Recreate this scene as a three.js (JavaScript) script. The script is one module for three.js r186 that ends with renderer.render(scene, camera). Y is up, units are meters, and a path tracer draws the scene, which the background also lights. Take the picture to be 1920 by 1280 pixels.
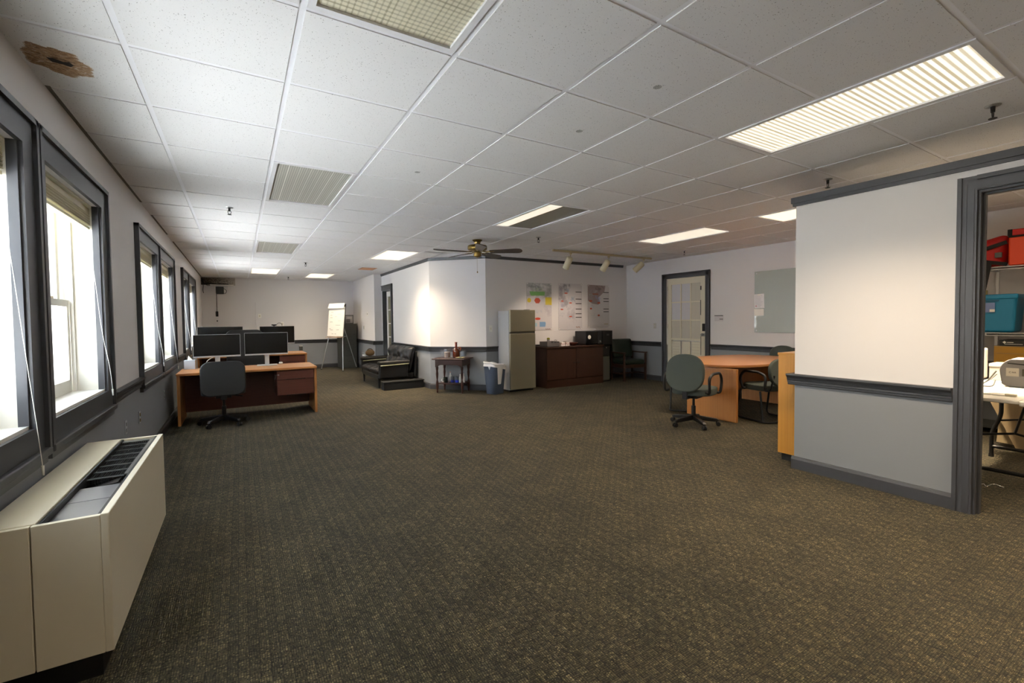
import * as THREE from 'three';
import { RoundedBoxGeometry } from 'three/addons/geometries/RoundedBoxGeometry.js';
import { mergeGeometries } from 'three/addons/utils/BufferGeometryUtils.js';
import { RectAreaLightUniformsLib } from 'three/addons/lights/RectAreaLightUniformsLib.js';

// ---------------------------------------------------------------- camera, sky, sun, exposure
const EYE = 1.35864, CEIL = 2.6113;
const scene = new THREE.Scene();
const camera = new THREE.PerspectiveCamera(2 * Math.atan(640 / 848.7243) * 180 / Math.PI, 1.5, 0.05, 200);
camera.position.set(0, EYE, 0);
camera.rotation.set(-0.0322, -0.5425, -0.0113, 'YXZ');
camera.setViewOffset(1920, 1280, 0, 12.4224, 1920, 1280);
camera.updateProjectionMatrix();
scene.background = new THREE.Color().setRGB(0.75, 0.86, 1.0);
scene.backgroundIntensity = 9;
const sun = new THREE.DirectionalLight(new THREE.Color().setRGB(0.79, 0.87, 1), 192);     // shines on the yard from beyond the roof, never straight in
sun.position.set(-2.5, 15, -16); sun.target.position.set(-4, 0, -9); sun.castShadow = true;
Object.assign(sun.shadow.camera, { left: -22, right: 22, top: 22, bottom: -22, near: 0.5, far: 60 }); sun.shadow.mapSize.set(2048, 2048);
scene.add(sun, sun.target);
const renderer = new THREE.WebGLRenderer({ antialias: true });
renderer.toneMapping = THREE.LinearToneMapping;
renderer.toneMappingExposure = 1.22;
renderer.shadowMap.enabled = true;
RectAreaLightUniformsLib.init();
const WARM = new THREE.Color().setRGB(1.0, 0.8, 0.56);
const TROFFER = 1.6, BEAM = 13;   // brightness of a lit ceiling panel

// ---------------------------------------------------------------- helpers
let seed = 20240611;
const rnd = () => { seed = (seed * 1664525 + 1013904223) >>> 0; return seed / 4294967296; };
const V3 = (x, y, z) => new THREE.Vector3(x, y, z);
const taken = {};
function numbered(n) { taken[n] = (taken[n] ?? -1) + 1; return taken[n] ? n + '_' + String(taken[n]).padStart(3, '0') : n; }
function uvBox(g) {     // uv in metres, by the way each face points
  const p = g.attributes.position, n = g.attributes.normal, uv = new Float32Array(p.count * 2);
  for (let i = 0; i < p.count; i++) {
    const ax = Math.abs(n.getX(i)), ay = Math.abs(n.getY(i)), az = Math.abs(n.getZ(i));
    if (ay >= ax && ay >= az) { uv[2 * i] = p.getX(i); uv[2 * i + 1] = p.getZ(i); }
    else if (ax >= az) { uv[2 * i] = p.getZ(i); uv[2 * i + 1] = p.getY(i); }
    else { uv[2 * i] = p.getX(i); uv[2 * i + 1] = p.getY(i); }
  }
  g.setAttribute('uv', new THREE.BufferAttribute(uv, 2));
  return g;
}
const bx = (x0, x1, y0, y1, z0, z1) => uvBox(new THREE.BoxGeometry(x1 - x0, y1 - y0, z1 - z0).translate((x0 + x1) / 2, (y0 + y1) / 2, (z0 + z1) / 2));
const rbx = (x0, x1, y0, y1, z0, z1, r = 0.01, s = 2) => uvBox(new RoundedBoxGeometry(x1 - x0, y1 - y0, z1 - z0, s, Math.min(r, (x1 - x0) / 2.05, (y1 - y0) / 2.05, (z1 - z0) / 2.05)).translate((x0 + x1) / 2, (y0 + y1) / 2, (z0 + z1) / 2));
const cyl = (r0, r1, y0, y1, x = 0, z = 0, n = 24) => new THREE.CylinderGeometry(r1, r0, y1 - y0, n).translate(x, (y0 + y1) / 2, z);
const lathe = (pts, n = 28) => new THREE.LatheGeometry(pts.map(([r, y]) => new THREE.Vector2(r, y)), n);
function merge(list) {
  const gs = list.map((g) => { const k = g.index ? g.toNonIndexed() : g; for (const a of Object.keys(k.attributes)) if (!['position', 'normal', 'uv'].includes(a)) k.deleteAttribute(a); return k; });
  return gs.length === 1 ? gs[0] : mergeGeometries(gs);
}
function tube(points, r, bend = 0.04, seg = 10, closed = false) {      // a bent rod with rounded corners
  const p = points.map((q) => (q.isVector3 ? q : V3(...q))), path = new THREE.CurvePath();
  let last = p[0];
  for (let i = 1; i < p.length; i++) {
    if (i === p.length - 1) { path.add(new THREE.LineCurve3(last, p[i])); break; }
    const a = p[i].clone().add(p[i - 1].clone().sub(p[i]).setLength(Math.min(bend, p[i].distanceTo(p[i - 1]) * 0.45)));
    const b = p[i].clone().add(p[i + 1].clone().sub(p[i]).setLength(Math.min(bend, p[i].distanceTo(p[i + 1]) * 0.45)));
    path.add(new THREE.LineCurve3(last, a)); path.add(new THREE.QuadraticBezierCurve3(a, p[i], b)); last = b;
  }
  return new THREE.TubeGeometry(path, Math.max(8, p.length * 10), r, seg, closed);
}
function curveTube(points, r, n = 40, seg = 8) { return new THREE.TubeGeometry(new THREE.CatmullRomCurve3(points.map((q) => V3(...q))), n, r, seg, false); }
const rod = (a, b, r0, r1 = r0, n = 14) => {
  const A = V3(...a), B = V3(...b), d = B.clone().sub(A), g = new THREE.CylinderGeometry(r1, r0, d.length(), n);
  g.applyQuaternion(new THREE.Quaternion().setFromUnitVectors(V3(0, 1, 0), d.normalize()));
  return g.translate((A.x + B.x) / 2, (A.y + B.y) / 2, (A.z + B.z) / 2);
};
function obj(name, list, mat, parent = scene) {
  const m = new THREE.Mesh(merge([].concat(list)), mat);
  m.name = parent === scene ? numbered(name) : name;
  parent.add(m);
  return m;
}
function tag(o, label, category, group) { o.userData.label = label; o.userData.category = category; if (group) o.userData.group = group; return o; }
function thing(name, label, category, [x, y, z] = [0, 0, 0], turn = 0, group) {
  const o = new THREE.Group(); o.name = numbered(name); scene.add(o);
  o.position.set(x, y, z); o.rotation.y = turn;
  return tag(o, label, category, group);
}
function setting(name) { const o = new THREE.Group(); o.name = numbered(name); o.userData.kind = 'structure'; scene.add(o); return o; }
function struct(name, list, mat) { const m = obj(name, list, mat); m.userData.kind = 'structure'; return m; }
function outline(w, h, r, k = 6) {    // a rounded rectangle about its centre
  const s = new THREE.Shape(), x = w / 2, y = h / 2;
  s.moveTo(-x + r, -y); s.lineTo(x - r, -y); s.absarc(x - r, -y + r, r, -Math.PI / 2, 0); s.lineTo(x, y - r); s.absarc(x - r, y - r, r, 0, Math.PI / 2);
  s.lineTo(-x + r, y); s.absarc(-x + r, y - r, r, Math.PI / 2, Math.PI); s.lineTo(-x, -y + r); s.absarc(-x + r, -y + r, r, Math.PI, 1.5 * Math.PI);
  return s;
}
const slab = (shape, depth, bevel = 0.006, cs = 16) => new THREE.ExtrudeGeometry(shape, { depth, bevelEnabled: bevel > 0, bevelThickness: bevel, bevelSize: bevel, bevelSegments: 3, curveSegments: cs });

// ---------------------------------------------------------------- textures
function canvasTex(w, h, draw, srgb = true) {
  const c = document.createElement('canvas'); c.width = w; c.height = h;
  draw(c.getContext('2d'), w, h);
  const t = new THREE.CanvasTexture(c);
  t.wrapS = t.wrapT = THREE.RepeatWrapping; t.magFilter = THREE.LinearFilter;
  if (srgb) t.colorSpace = THREE.SRGBColorSpace;
  return t;
}
function dataTex(n, f, srgb = true) {
  const d = new Uint8Array(n * n * 4);
  for (let y = 0; y < n; y++) for (let x = 0; x < n; x++) { const c = f(x, y), i = (y * n + x) * 4; d[i] = c[0]; d[i + 1] = c[1]; d[i + 2] = c[2]; d[i + 3] = 255; }
  const t = new THREE.DataTexture(d, n, n); t.wrapS = t.wrapT = THREE.RepeatWrapping; t.magFilter = THREE.LinearFilter; t.minFilter = THREE.LinearMipmapLinearFilter; t.generateMipmaps = true;
  if (srgb) t.colorSpace = THREE.SRGBColorSpace; t.needsUpdate = true; return t;
}
function noiseGrid(n, cells) {     // smooth repeating noise 0..1
  const g = Array.from({ length: cells * cells }, rnd);
  return (x, y) => {
    const fx = x / n * cells, fy = y / n * cells, ix = Math.floor(fx), iy = Math.floor(fy), tx = fx - ix, ty = fy - iy;
    const a = (i, j) => g[((iy + j) % cells) * cells + (ix + i) % cells], sx = tx * tx * (3 - 2 * tx), sy = ty * ty * (3 - 2 * ty);
    return (a(0, 0) * (1 - sx) + a(1, 0) * sx) * (1 - sy) + (a(0, 1) * (1 - sx) + a(1, 1) * sx) * sy;
  };
}
// carpet: a basket weave of small loops, 3.75 cm cells, olive brown with pale and dark flecks
const CN = 1024, n1 = noiseGrid(CN, 9), n2 = noiseGrid(CN, 40), loopTone = Array.from({ length: 256 * 256 }, rnd);
function carpetAt(x, y) {
  const cx = Math.floor(x / 32), cy = Math.floor(y / 32), flat = (cx + cy) % 2;
  const lx = flat ? Math.floor(x / 8) : Math.floor(x / 4), ly = flat ? Math.floor(y / 4) : Math.floor(y / 8);
  const u = flat ? (x % 8) / 8 : (x % 4) / 4, v = flat ? (y % 4) / 4 : (y % 8) / 8;
  const bump = Math.sin(Math.PI * (u + 0.06)) * Math.sin(Math.PI * (v + 0.06));
  const t = loopTone[(ly & 255) * 256 + (lx & 255)];
  const edge = ((x % 32 < 3 || y % 32 < 3) ? 0.74 : 1) * (flat ? 1.06 : 0.93) * (cx % 2 ? 1.05 : 0.95);
  let k = (0.5 + 0.5 * Math.max(0, bump)) * edge * (0.7 + 0.5 * t) * (0.84 + 0.2 * n1(x, y) + 0.14 * n2(x, y));
  if (t > 0.93) k *= 1.25; if (t < 0.1) k *= 0.82;
  return [k, bump];
}
const carpetMap = dataTex(CN, (x, y) => { const [k] = carpetAt(x, y); return [Math.min(255, 101 * k), Math.min(255, 91 * k), Math.min(255, 65 * k)]; });
carpetMap.repeat.set(1 / 1.2, 1 / 1.2);
const carpetBump = dataTex(CN, (x, y) => { const b = 255 * Math.max(0, Math.min(1, carpetAt(x, y)[1])); return [b, b, b]; }, false);
carpetBump.repeat.set(1 / 1.2, 1 / 1.2);
// mineral fibre tile: pinholes and short fissures
const FACE = 0.6308;
function fissures(stain) {
  return canvasTex(1024, 1024, (c, w, h) => {
    c.fillStyle = '#e9e8e8'; c.fillRect(0, 0, w, h);
    for (let i = 0; i < 5200; i++) { c.fillStyle = `rgba(150,146,144,${0.1 + 0.3 * rnd()})`; c.fillRect(rnd() * w, rnd() * h, 1 + 2 * rnd(), 1 + 2 * rnd()); }
    for (let i = 0; i < 700; i++) {
      const x = rnd() * w, y = rnd() * h, a = rnd() * 6.3, l = 2 + 8 * rnd() * rnd();
      c.strokeStyle = `rgba(62,56,52,${0.45 + 0.55 * rnd()})`; c.lineWidth = 1.5 + 2.5 * rnd(); c.beginPath(); c.moveTo(x, y); c.lineTo(x + l * Math.cos(a), y + l * Math.sin(a)); c.stroke();
    }
    if (stain) stain(c, w, h);
  });
}
const fibre = fissures(), fibre2 = fissures();
const spotted = fissures((c, w, h) => {      // a round grey drip mark
  for (let i = 0; i < 900; i++) { const a = rnd() * 6.3, r = 36 * Math.sqrt(rnd()); c.fillStyle = 'rgba(120,118,116,0.22)'; c.fillRect(640 + r * Math.cos(a), 590 + r * Math.sin(a), 4, 4); }
});
const leaked = fissures((c, w, h) => {       // a brown water stain with a black hole torn in it
  c.translate(215, 500);
  for (let k = 0; k < 5200; k++) {
    const a = rnd() * 6.283, lim = (0.84 + 0.09 * Math.sin(2 * a + 1) + 0.06 * Math.sin(5 * a) + 0.05 * Math.sin(9 * a + 2)), r = lim * Math.sqrt(rnd());
    const x = 200 * r * Math.cos(a), y = 290 * r * Math.sin(a), q = rnd();
    c.fillStyle = q < 0.45 ? `rgba(140,106,70,${0.18 + 0.36 * rnd()})` : q < 0.8 ? `rgba(182,148,114,${0.15 + 0.4 * rnd()})` : `rgba(92,62,34,${0.2 + 0.4 * rnd()})`;
    c.save(); c.translate(x, y); c.rotate(0.2 + 0.6 * (rnd() - 0.5)); c.fillRect(-12, -3, 10 + 22 * rnd(), 4 + 8 * rnd()); c.restore();
  }
  c.fillStyle = '#1d1512';
  c.beginPath(); c.moveTo(-60, -36); c.lineTo(-20, -44); c.lineTo(35, -14); c.lineTo(70, -34); c.lineTo(88, 16); c.lineTo(60, 54); c.lineTo(20, 34); c.lineTo(-40, 26); c.closePath(); c.fill();
  c.strokeStyle = '#3a281b'; c.lineWidth = 7; c.beginPath(); c.moveTo(-40, -52); c.lineTo(60, -44); c.lineTo(104, -26); c.stroke();
});
function wood(base, dark, streak, n = 512) {
  const r = (hex) => { const k = new THREE.Color(hex); return [k.r, k.g, k.b]; };
  return canvasTex(n, n, (c, w, h) => {
    c.fillStyle = base; c.fillRect(0, 0, w, h);
    for (let i = 0; i < 420; i++) {
      const y = rnd() * h, l = w * (0.3 + rnd()), x = rnd() * w - l / 2;
      c.strokeStyle = rnd() < 0.5 ? dark : streak; c.globalAlpha = 0.06 + 0.2 * rnd(); c.lineWidth = 0.6 + 2.2 * rnd();
      c.beginPath(); c.moveTo(x, y); c.bezierCurveTo(x + l / 3, y + 5 * (rnd() - 0.5), x + 2 * l / 3, y + 5 * (rnd() - 0.5), x + l, y + 3 * (rnd() - 0.5)); c.stroke();
    }
    c.globalAlpha = 1;
  });
}
const turned = (t) => { const k = t.clone(); k.rotation = Math.PI / 2; k.needsUpdate = true; return k; };

// ---------------------------------------------------------------- materials
const mat = (color, roughness = 0.6, metalness = 0, more = {}) => new THREE.MeshStandardMaterial({ color, roughness, metalness, ...more });
const speck = dataTex(256, () => { const v = 110 + 90 * rnd(); return [v, v, v]; }, false); speck.repeat.set(3, 3);
const M = {
  wall: mat('#dfdcdb', 0.72, 0, { bumpMap: speck, bumpScale: 0.0004 }),
  dado: mat('#85888c', 0.6, 0, { bumpMap: speck, bumpScale: 0.0004 }),
  trim: mat('#404145', 0.42),
  carpet: new THREE.MeshStandardMaterial({ map: carpetMap, roughness: 0.97, bumpMap: carpetBump, bumpScale: 0.004 }),
  slabCeil: mat('#bdbab6', 0.9),
  grid: mat('#f2f2f6', 0.4),
  tileA: new THREE.MeshStandardMaterial({ map: fibre, roughness: 0.92 }),
  tileB: new THREE.MeshStandardMaterial({ map: fibre2, roughness: 0.92 }),
  tileSpot: new THREE.MeshStandardMaterial({ map: spotted, roughness: 0.92 }),
  tileLeak: new THREE.MeshStandardMaterial({ map: leaked, roughness: 0.95 }),
  white: mat('#efece4', 0.5), sash: mat('#cbc6b9', 0.45), reveal: mat('#ddd8cb', 0.5), whiteGloss: mat('#f0ede6', 0.28), enamel: mat('#e6ddc6', 0.34), cream: mat('#ded6bf', 0.5),
  black: mat('#131314', 0.45), blackGloss: mat('#0b0b0c', 0.14), blackMatt: mat('#171718', 0.85), rubber: mat('#0f0f10', 0.7),
  steel: mat('#a9a9a8', 0.3, 0.9), chrome: mat('#d6d6d6', 0.14, 1), brass: mat('#8a7440', 0.3, 0.9), silver: mat('#c9cacc', 0.35, 0.7), darkMetal: mat('#3a3a3a', 0.4, 0.7),
  glass: new THREE.MeshPhysicalMaterial({ color: '#ffffff', transmission: 1, roughness: 0.0, thickness: 0, ior: 1.45 }),
  paper: mat('#f4f1e8', 0.8),
  oak: new THREE.MeshStandardMaterial({ map: wood('#a9703c', '#7c4a1f', '#c48c55'), roughness: 0.36 }),
  oakUp: new THREE.MeshStandardMaterial({ map: turned(wood('#a9703c', '#7c4a1f', '#c48c55')), roughness: 0.4 }),
  honey: new THREE.MeshStandardMaterial({ map: turned(wood('#b8802f', '#8f5c18', '#cf9a49')), roughness: 0.38 }),
  table: new THREE.MeshStandardMaterial({ map: wood('#b0794a', '#865529', '#c79668'), roughness: 0.3 }),
  tableUp: new THREE.MeshStandardMaterial({ map: turned(wood('#b4773c', '#84501f', '#c98e52')), roughness: 0.36 }),
  cherry: new THREE.MeshStandardMaterial({ map: wood('#5c3024', '#3f1d14', '#70402f'), roughness: 0.4 }),
  walnut: new THREE.MeshStandardMaterial({ map: turned(wood('#3b2216', '#25130b', '#4d2f1e')), roughness: 0.4 }),
  mahogany: new THREE.MeshStandardMaterial({ map: wood('#381911', '#220d08', '#4c261d'), roughness: 0.3 }),
  fabric: mat('#474d47', 0.95, 0, { bumpMap: speck, bumpScale: 0.001 }),
  fabricBlack: mat('#26282a', 0.95, 0, { bumpMap: speck, bumpScale: 0.001 }),
  leather: mat('#0e0e10', 0.46), leatherGreen: mat('#1f2d24', 0.4),
  screen: mat('#0a0a0b', 0.22),
  fridge: mat('#938d77', 0.32, 0.5), fridgeSide: mat('#a5a6a8', 0.5, 0.1),
  binBlue: mat('#3f4a5c', 0.45), liner: new THREE.MeshPhysicalMaterial({ color: '#e9e9ea', roughness: 0.5, transmission: 0.25, thickness: 0, side: THREE.DoubleSide }),
  red: mat('#b3140f', 0.6), orange: mat('#d8431a', 0.55), tote: mat('#1581ad', 0.4), beige: mat('#cfc7b4', 0.5), card: mat('#8d7a5c', 0.85), cardLight: mat('#9d8c6c', 0.85), tape: mat('#b98a2e', 0.3),
  grey: mat('#8e8e8c', 0.45), greyDark: mat('#4e4f4c', 0.5), file: mat('#55564f', 0.45, 0.2),
};
M.carpet.name = 'carpet';

// ---------------------------------------------------------------- the shell
const XL = -0.8356, XR = 4.252, XD = 7.8515, ZF = -14.655, ZM = -7.77, XM = 3.27, XP = 3.07, ZP = -12.1, ZB = 3.2, RAIL = 0.8525, TOPP = 2.405;
struct('floor', [bx(XL - 0.3, XD + 0.2, -0.12, 0, ZF - 0.2, ZB + 0.2)], M.carpet);
// wall(name, two ends of its inner face, the way it faces, thickness, heights, openings [from, to, low, high] in world x or z)
function frameOf(a, b, n) {
  const dir = V3(n[0], 0, n[1]).cross(V3(0, 1, 0));
  const A = V3(a[0], 0, a[1]), B = V3(b[0], 0, b[1]);
  return B.clone().sub(A).dot(dir) > 0 ? { o: A, e: B, dir } : { o: B, e: A, dir };
}
function place(o, f, n) { o.matrixAutoUpdate = true; o.position.copy(f.o); o.rotation.y = Math.atan2(-n[1], n[0]); return o; }
function wall(name, a, b, n, t, y1, openings = [], split = 0.8) {
  const f = frameOf(a, b, n), L = f.o.distanceTo(f.e), g = setting(name);
  place(g, f, n);
  const along = (c) => Math.abs(n[0]) > 0.9 ? (c - f.o.z) * f.dir.z : (c - f.o.x) * f.dir.x;
  const ops = openings.map(([c0, c1, lo, hi]) => [Math.min(along(c0), along(c1)), Math.max(along(c0), along(c1)), lo, hi]);
  const ss = [...new Set([0, L, ...ops.flatMap((q) => [q[0], q[1]])])].sort((p, q) => p - q), ys = [...new Set([0, split, y1, ...ops.flatMap((q) => [q[2], q[3]])])].sort((p, q) => p - q);
  const up = [], low = [];
  for (let i = 0; i + 1 < ss.length; i++) for (let j = 0; j + 1 < ys.length; j++) {
    const ms = (ss[i] + ss[i + 1]) / 2, my = (ys[j] + ys[j + 1]) / 2;
    if (ops.some((q) => ms > q[0] && ms < q[1] && my > q[2] && my < q[3])) continue;
    (my > split ? up : low).push(bx(-t, 0, ys[j], ys[j + 1], ss[i], ss[i + 1]));
  }
  if (up.length) obj('upper_wall', up, M.wall, g);
  if (low.length) obj('lower_wall', low, M.dado, g);
  return g;
}
const railProfile = [[0, -0.1], [0.012, -0.1], [0.016, -0.092], [0.016, -0.078], [0.024, -0.074], [0.024, -0.06], [0.03, -0.054], [0.034, -0.034], [0.046, -0.02], [0.052, -0.014], [0.052, 0], [0, 0]];
const baseProfile = [[0, 0], [0.018, 0], [0.018, 0.085], [0.013, 0.094], [0.008, 0.105], [0, 0.11]];
const crownProfile = [[0, -0.055], [0.014, -0.055], [0.02, -0.045], [0.024, -0.02], [0.03, 0], [0, 0]];
function run(name, profile, a, b, n, y, e0 = 0, e1 = 0, m = M.trim) {       // a moulding along a wall
  const f = frameOf(a, b, n), L = f.o.distanceTo(f.e), s = new THREE.Shape(profile.map(([x, z]) => new THREE.Vector2(x, z)));
  const g = new THREE.ExtrudeGeometry(s, { depth: L + e0 + e1, bevelEnabled: false }).translate(0, 0, -e0);
  const o = struct(name, [g], m); place(o, f, n); o.position.y = y; return o;
}
const WINDOWS = [[-1.66, -3.045], [-3.064, -4.415], [-5.58, -6.99], [-6.99, -8.46], [-9.62, -10.69], [-10.69, -12.32]];
const hole = ([a, b]) => [a - 0.115, b + 0.14, 0.885, 2.19];
wall('wall_left', [XL, ZF - 0.2], [XL, ZB + 0.2], [1, 0], 0.3, CEIL + 0.1, WINDOWS.map(hole));
wall('wall_far', [XL, ZF], [XP + 0.3, ZF], [0, 1], 0.2, CEIL + 0.1);
wall('wall_far_side', [XP, ZF], [XP, ZP], [-1, 0], 0.36, CEIL + 0.1);
wall('wall_alcove', [XM, ZP], [XM, -8.6], [-1, 0], 0.16, CEIL + 0.1, [[-12.06, -11.24, 0, 2.17]]);
const CH0 = [XM, -8.6], CH1 = [4.1, ZM], CHN = [-Math.SQRT1_2, Math.SQRT1_2];
wall('wall_chamfer', CH0, CH1, CHN, 0.16, CEIL + 0.1);
wall('wall_posters', [4.1, ZM], [XD + 0.2, ZM], [0, 1], 0.16, CEIL + 0.1);
wall('wall_right', [XD, ZM], [XD, ZB + 0.2], [-1, 0], 0.2, CEIL + 0.1, [[-6.6, -5.65, 0, 2.2]]);
wall('wall_back', [XL, ZB], [XD, ZB], [0, -1], 0.2, CEIL + 0.1);
wall('wall_partition', [XR, -2.155], [XR, ZB], [-1, 0], 0.12, TOPP, [[-1.0, -0.08, 0, 2.19]]);
wall('wall_storage', [XR + 0.12, -2.155], [XD, -2.155], [0, -1], 0.12, TOPP);
// mouldings
for (const [z0, z1] of [[ZB, -1.66], [-4.415, -5.58], [-8.46, -9.62], [-12.32, ZF]]) run('trim_rail', railProfile, [XL, z0], [XL, z1], [1, 0], RAIL);
run('trim_rail', railProfile, [XL, ZF], [XP, ZF], [0, 1], RAIL);
run('trim_rail', railProfile, [XP, ZF], [XP, ZP], [-1, 0], RAIL, 0.052, 0);
run('trim_rail', railProfile, [XP, ZP], [XM, ZP], [0, 1], RAIL, 0, 0.052);
run('trim_rail', railProfile, [XM, -11.1], [XM, -8.6], [-1, 0], RAIL, 0.02, 0);
run('trim_rail', railProfile, CH0, CH1, CHN, RAIL, 0.02, 0.02);
run('trim_rail', railProfile, [4.1, ZM], [XD, ZM], [0, 1], RAIL, 0, 0.02);
run('trim_rail', railProfile, [XD, ZM], [XD, -6.74], [-1, 0], RAIL);
run('trim_rail', railProfile, [XD, -5.52], [XD, -2.155], [-1, 0], RAIL);
run('trim_rail', railProfile, [XR, -2.155], [XR, -1.105], [-1, 0], RAIL, 0, 0.052);
run('trim_rail', railProfile, [XR, -2.155], [XR + 0.12, -2.155], [0, -1], RAIL);
run('baseboard_left', baseProfile, [XL, ZF], [XL, ZB], [1, 0], 0);
run('baseboard_far', baseProfile, [XL, ZF], [XP, ZF], [0, 1], 0);
run('baseboard_far_side', baseProfile, [XP, ZF], [XP, ZP], [-1, 0], 0, 0.018, 0);
run('baseboard_alcove', baseProfile, [XM, -11.1], [XM, -8.6], [-1, 0], 0);
run('baseboard_chamfer', baseProfile, CH0, CH1, CHN, 0, 0.008, 0.008);
run('baseboard_posters', baseProfile, [4.1, ZM], [XD, ZM], [0, 1], 0);
run('baseboard_right', baseProfile, [XD, ZM], [XD, -6.74], [-1, 0], 0);
run('baseboard_right', baseProfile, [XD, -5.52], [XD, -2.155], [-1, 0], 0);
run('baseboard_partition', baseProfile, [XR, -2.155], [XR, -1.1], [-1, 0], 0, 0, 0.018);
run('trim_crown', crownProfile, [XM, ZP], [XM, -8.6], [-1, 0], CEIL, 0.01, 0);
run('trim_crown', crownProfile, CH0, CH1, CHN, CEIL, 0.01, 0.01);
run('trim_crown', crownProfile, [4.1, ZM], [XD - 0.12, ZM], [0, 1], CEIL, 0, 0.01);
// the coping along the open top of the partition
struct('trim_coping', [bx(XR - 0.03, XR + 0.15, TOPP - 0.045, TOPP + 0.006, -2.185, ZB), bx(XR - 0.02, XR + 0.14, TOPP - 0.07, TOPP - 0.045, -2.175, ZB), bx(XR + 0.15, XD, TOPP - 0.06, TOPP + 0.006, -2.185, -2.005)], M.trim);

// ---------------------------------------------------------------- windows in the left wall
function makeWindow(k, [a, b]) {
  const w = setting('window_' + k), za = a - 0.115, zb = b + 0.14, lo = 0.885, hi = 2.19, X = XL;
  const outer = [];
  // casing: flat boards with a raised back band
  obj('casing', [
    bx(X, X + 0.022, 0.77, 2.33, za, a - 0.02), bx(X, X + 0.022, 0.77, 2.33, b + 0.02, zb), bx(X, X + 0.022, hi, 2.31, zb, za), bx(X, X + 0.022, 0.77, lo, zb, za),
    bx(X, X + 0.04, 0.77, 2.33, a - 0.028, a), bx(X, X + 0.04, 0.77, 2.33, b, b + 0.028), bx(X, X + 0.04, 2.305, 2.333, b, a),
    bx(X - 0.04, X + 0.012, lo, hi, za - 0.001, za + 0.001), bx(X - 0.03, X + 0.006, lo, hi, zb, zb + 0.014)], M.trim, w);
  obj('apron', [rbx(X, X + 0.045, 0.735, 0.772, b + 0.005, a - 0.005, 0.008), bx(X, X + 0.028, 0.7, 0.735, b + 0.02, a - 0.02)], M.trim, w);
  obj('reveal', [bx(X - 0.3, X - 0.03, lo, hi, za - 0.012, za), bx(X - 0.3, X - 0.03, lo, hi, zb, zb + 0.012), bx(X - 0.3, X - 0.03, hi - 0.012, hi, zb, za)], M.reveal, w);
  obj('sill', [bx(X - 0.3, X + 0.004, lo - 0.004, lo + 0.016, zb + 0.012, za - 0.012)], M.whiteGloss, w);
  const z0 = zb + 0.03, z1 = za - 0.03, mid = 1.5, zc = (z0 + z1) / 2;
  obj('stop', [bx(X - 0.16, X - 0.14, lo + 0.016, hi - 0.012, z0 - 0.018, z0), bx(X - 0.16, X - 0.14, lo + 0.016, hi - 0.012, z1, z1 + 0.018)], M.white, w);
  const sash = (name, x, y0, y1, foot, head) => {
    const s = obj(name, [bx(x - 0.018, x + 0.018, y0, y0 + foot, z0, z1), bx(x - 0.018, x + 0.018, y1 - head, y1, z0, z1), bx(x - 0.018, x + 0.018, y0 + foot, y1 - head, z0, z0 + 0.05), bx(x - 0.018, x + 0.018, y0 + foot, y1 - head, z1 - 0.05, z1),
      bx(x - 0.012, x + 0.012, y0 + foot, y1 - head, zc - 0.011, zc + 0.011)], M.sash, w);
    obj('pane', [bx(x - 0.002, x + 0.002, y0 + foot, y1 - head, z0 + 0.05, zc - 0.011)], M.glass, s);
    obj('pane', [bx(x - 0.002, x + 0.002, y0 + foot, y1 - head, zc + 0.011, z1 - 0.05)], M.glass, s);
    return s;
  };
  sash('upper_sash', X - 0.225, mid - 0.02, hi - 0.012, 0.04, 0.055);
  const l = sash('lower_sash', X - 0.18, lo + 0.016, mid + 0.03, 0.085, 0.045);
  obj('sash_lift', [rbx(X - 0.162, X - 0.15, lo + 0.045, lo + 0.07, zc - 0.06, zc - 0.005, 0.004)], mat('#4a3526', 0.4, 0.5), l);
  obj('sash_lock', [rbx(X - 0.19, X - 0.165, mid + 0.03, mid + 0.045, z0 + 0.28, z0 + 0.34, 0.004)], M.brass, l);
}
WINDOWS.forEach((q, i) => makeWindow(i + 1, q));
const blindWords = ['over the white heater cabinet, cord reaching below the sill', 'beside the bare wall with the brass wall outlet', 'beside the bare wall, first of the double window', 'behind the desk with two monitors, cord hanging free', 'at the window above the tissue box', 'at the last window before the cable shelf'];
WINDOWS.forEach(([a, b], i) => {
  const t = thing('window_blind', 'raised beige mini blind ' + blindWords[i], 'blind', [XL - 0.06, 0, 0], 0, 'raised window blinds'), z1 = a - 0.135, z0 = b + 0.16;
  obj('headrail', [rbx(-0.022, 0.022, 2.128, 2.17, z0, z1, 0.004)], mat('#b5aa86', 0.4), t);
  for (let k = 0; k < 9; k++) obj('slat', [bx(-0.024, 0.024, 2.12 - k * 0.0085, 2.1235 - k * 0.0085, z0 + 0.004 * (k % 2), z1 - 0.004 * (k % 3))], mat(k % 2 ? '#a99d78' : '#c3b994', 0.45), t);
  obj('bottom_rail', [rbx(-0.02, 0.02, 2.024, 2.042, z0, z1, 0.004)], mat('#cfc6a4', 0.4), t);
  const zc = b + 0.19, low = i === 0 ? 0.72 : i === 3 ? 0.74 : 0.9;
  obj('cord', [curveTube([[0.012, 2.05, zc], [0.04, 1.7, zc], [0.07, 1.3, zc], [0.102, low + 0.15, zc - 0.004], [0.112, low, zc - 0.006]], 0.0015), rod([0.112, low, zc - 0.006], [0.113, low - 0.045, zc - 0.008], 0.006, 0.004)], M.white, t);
});
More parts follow.
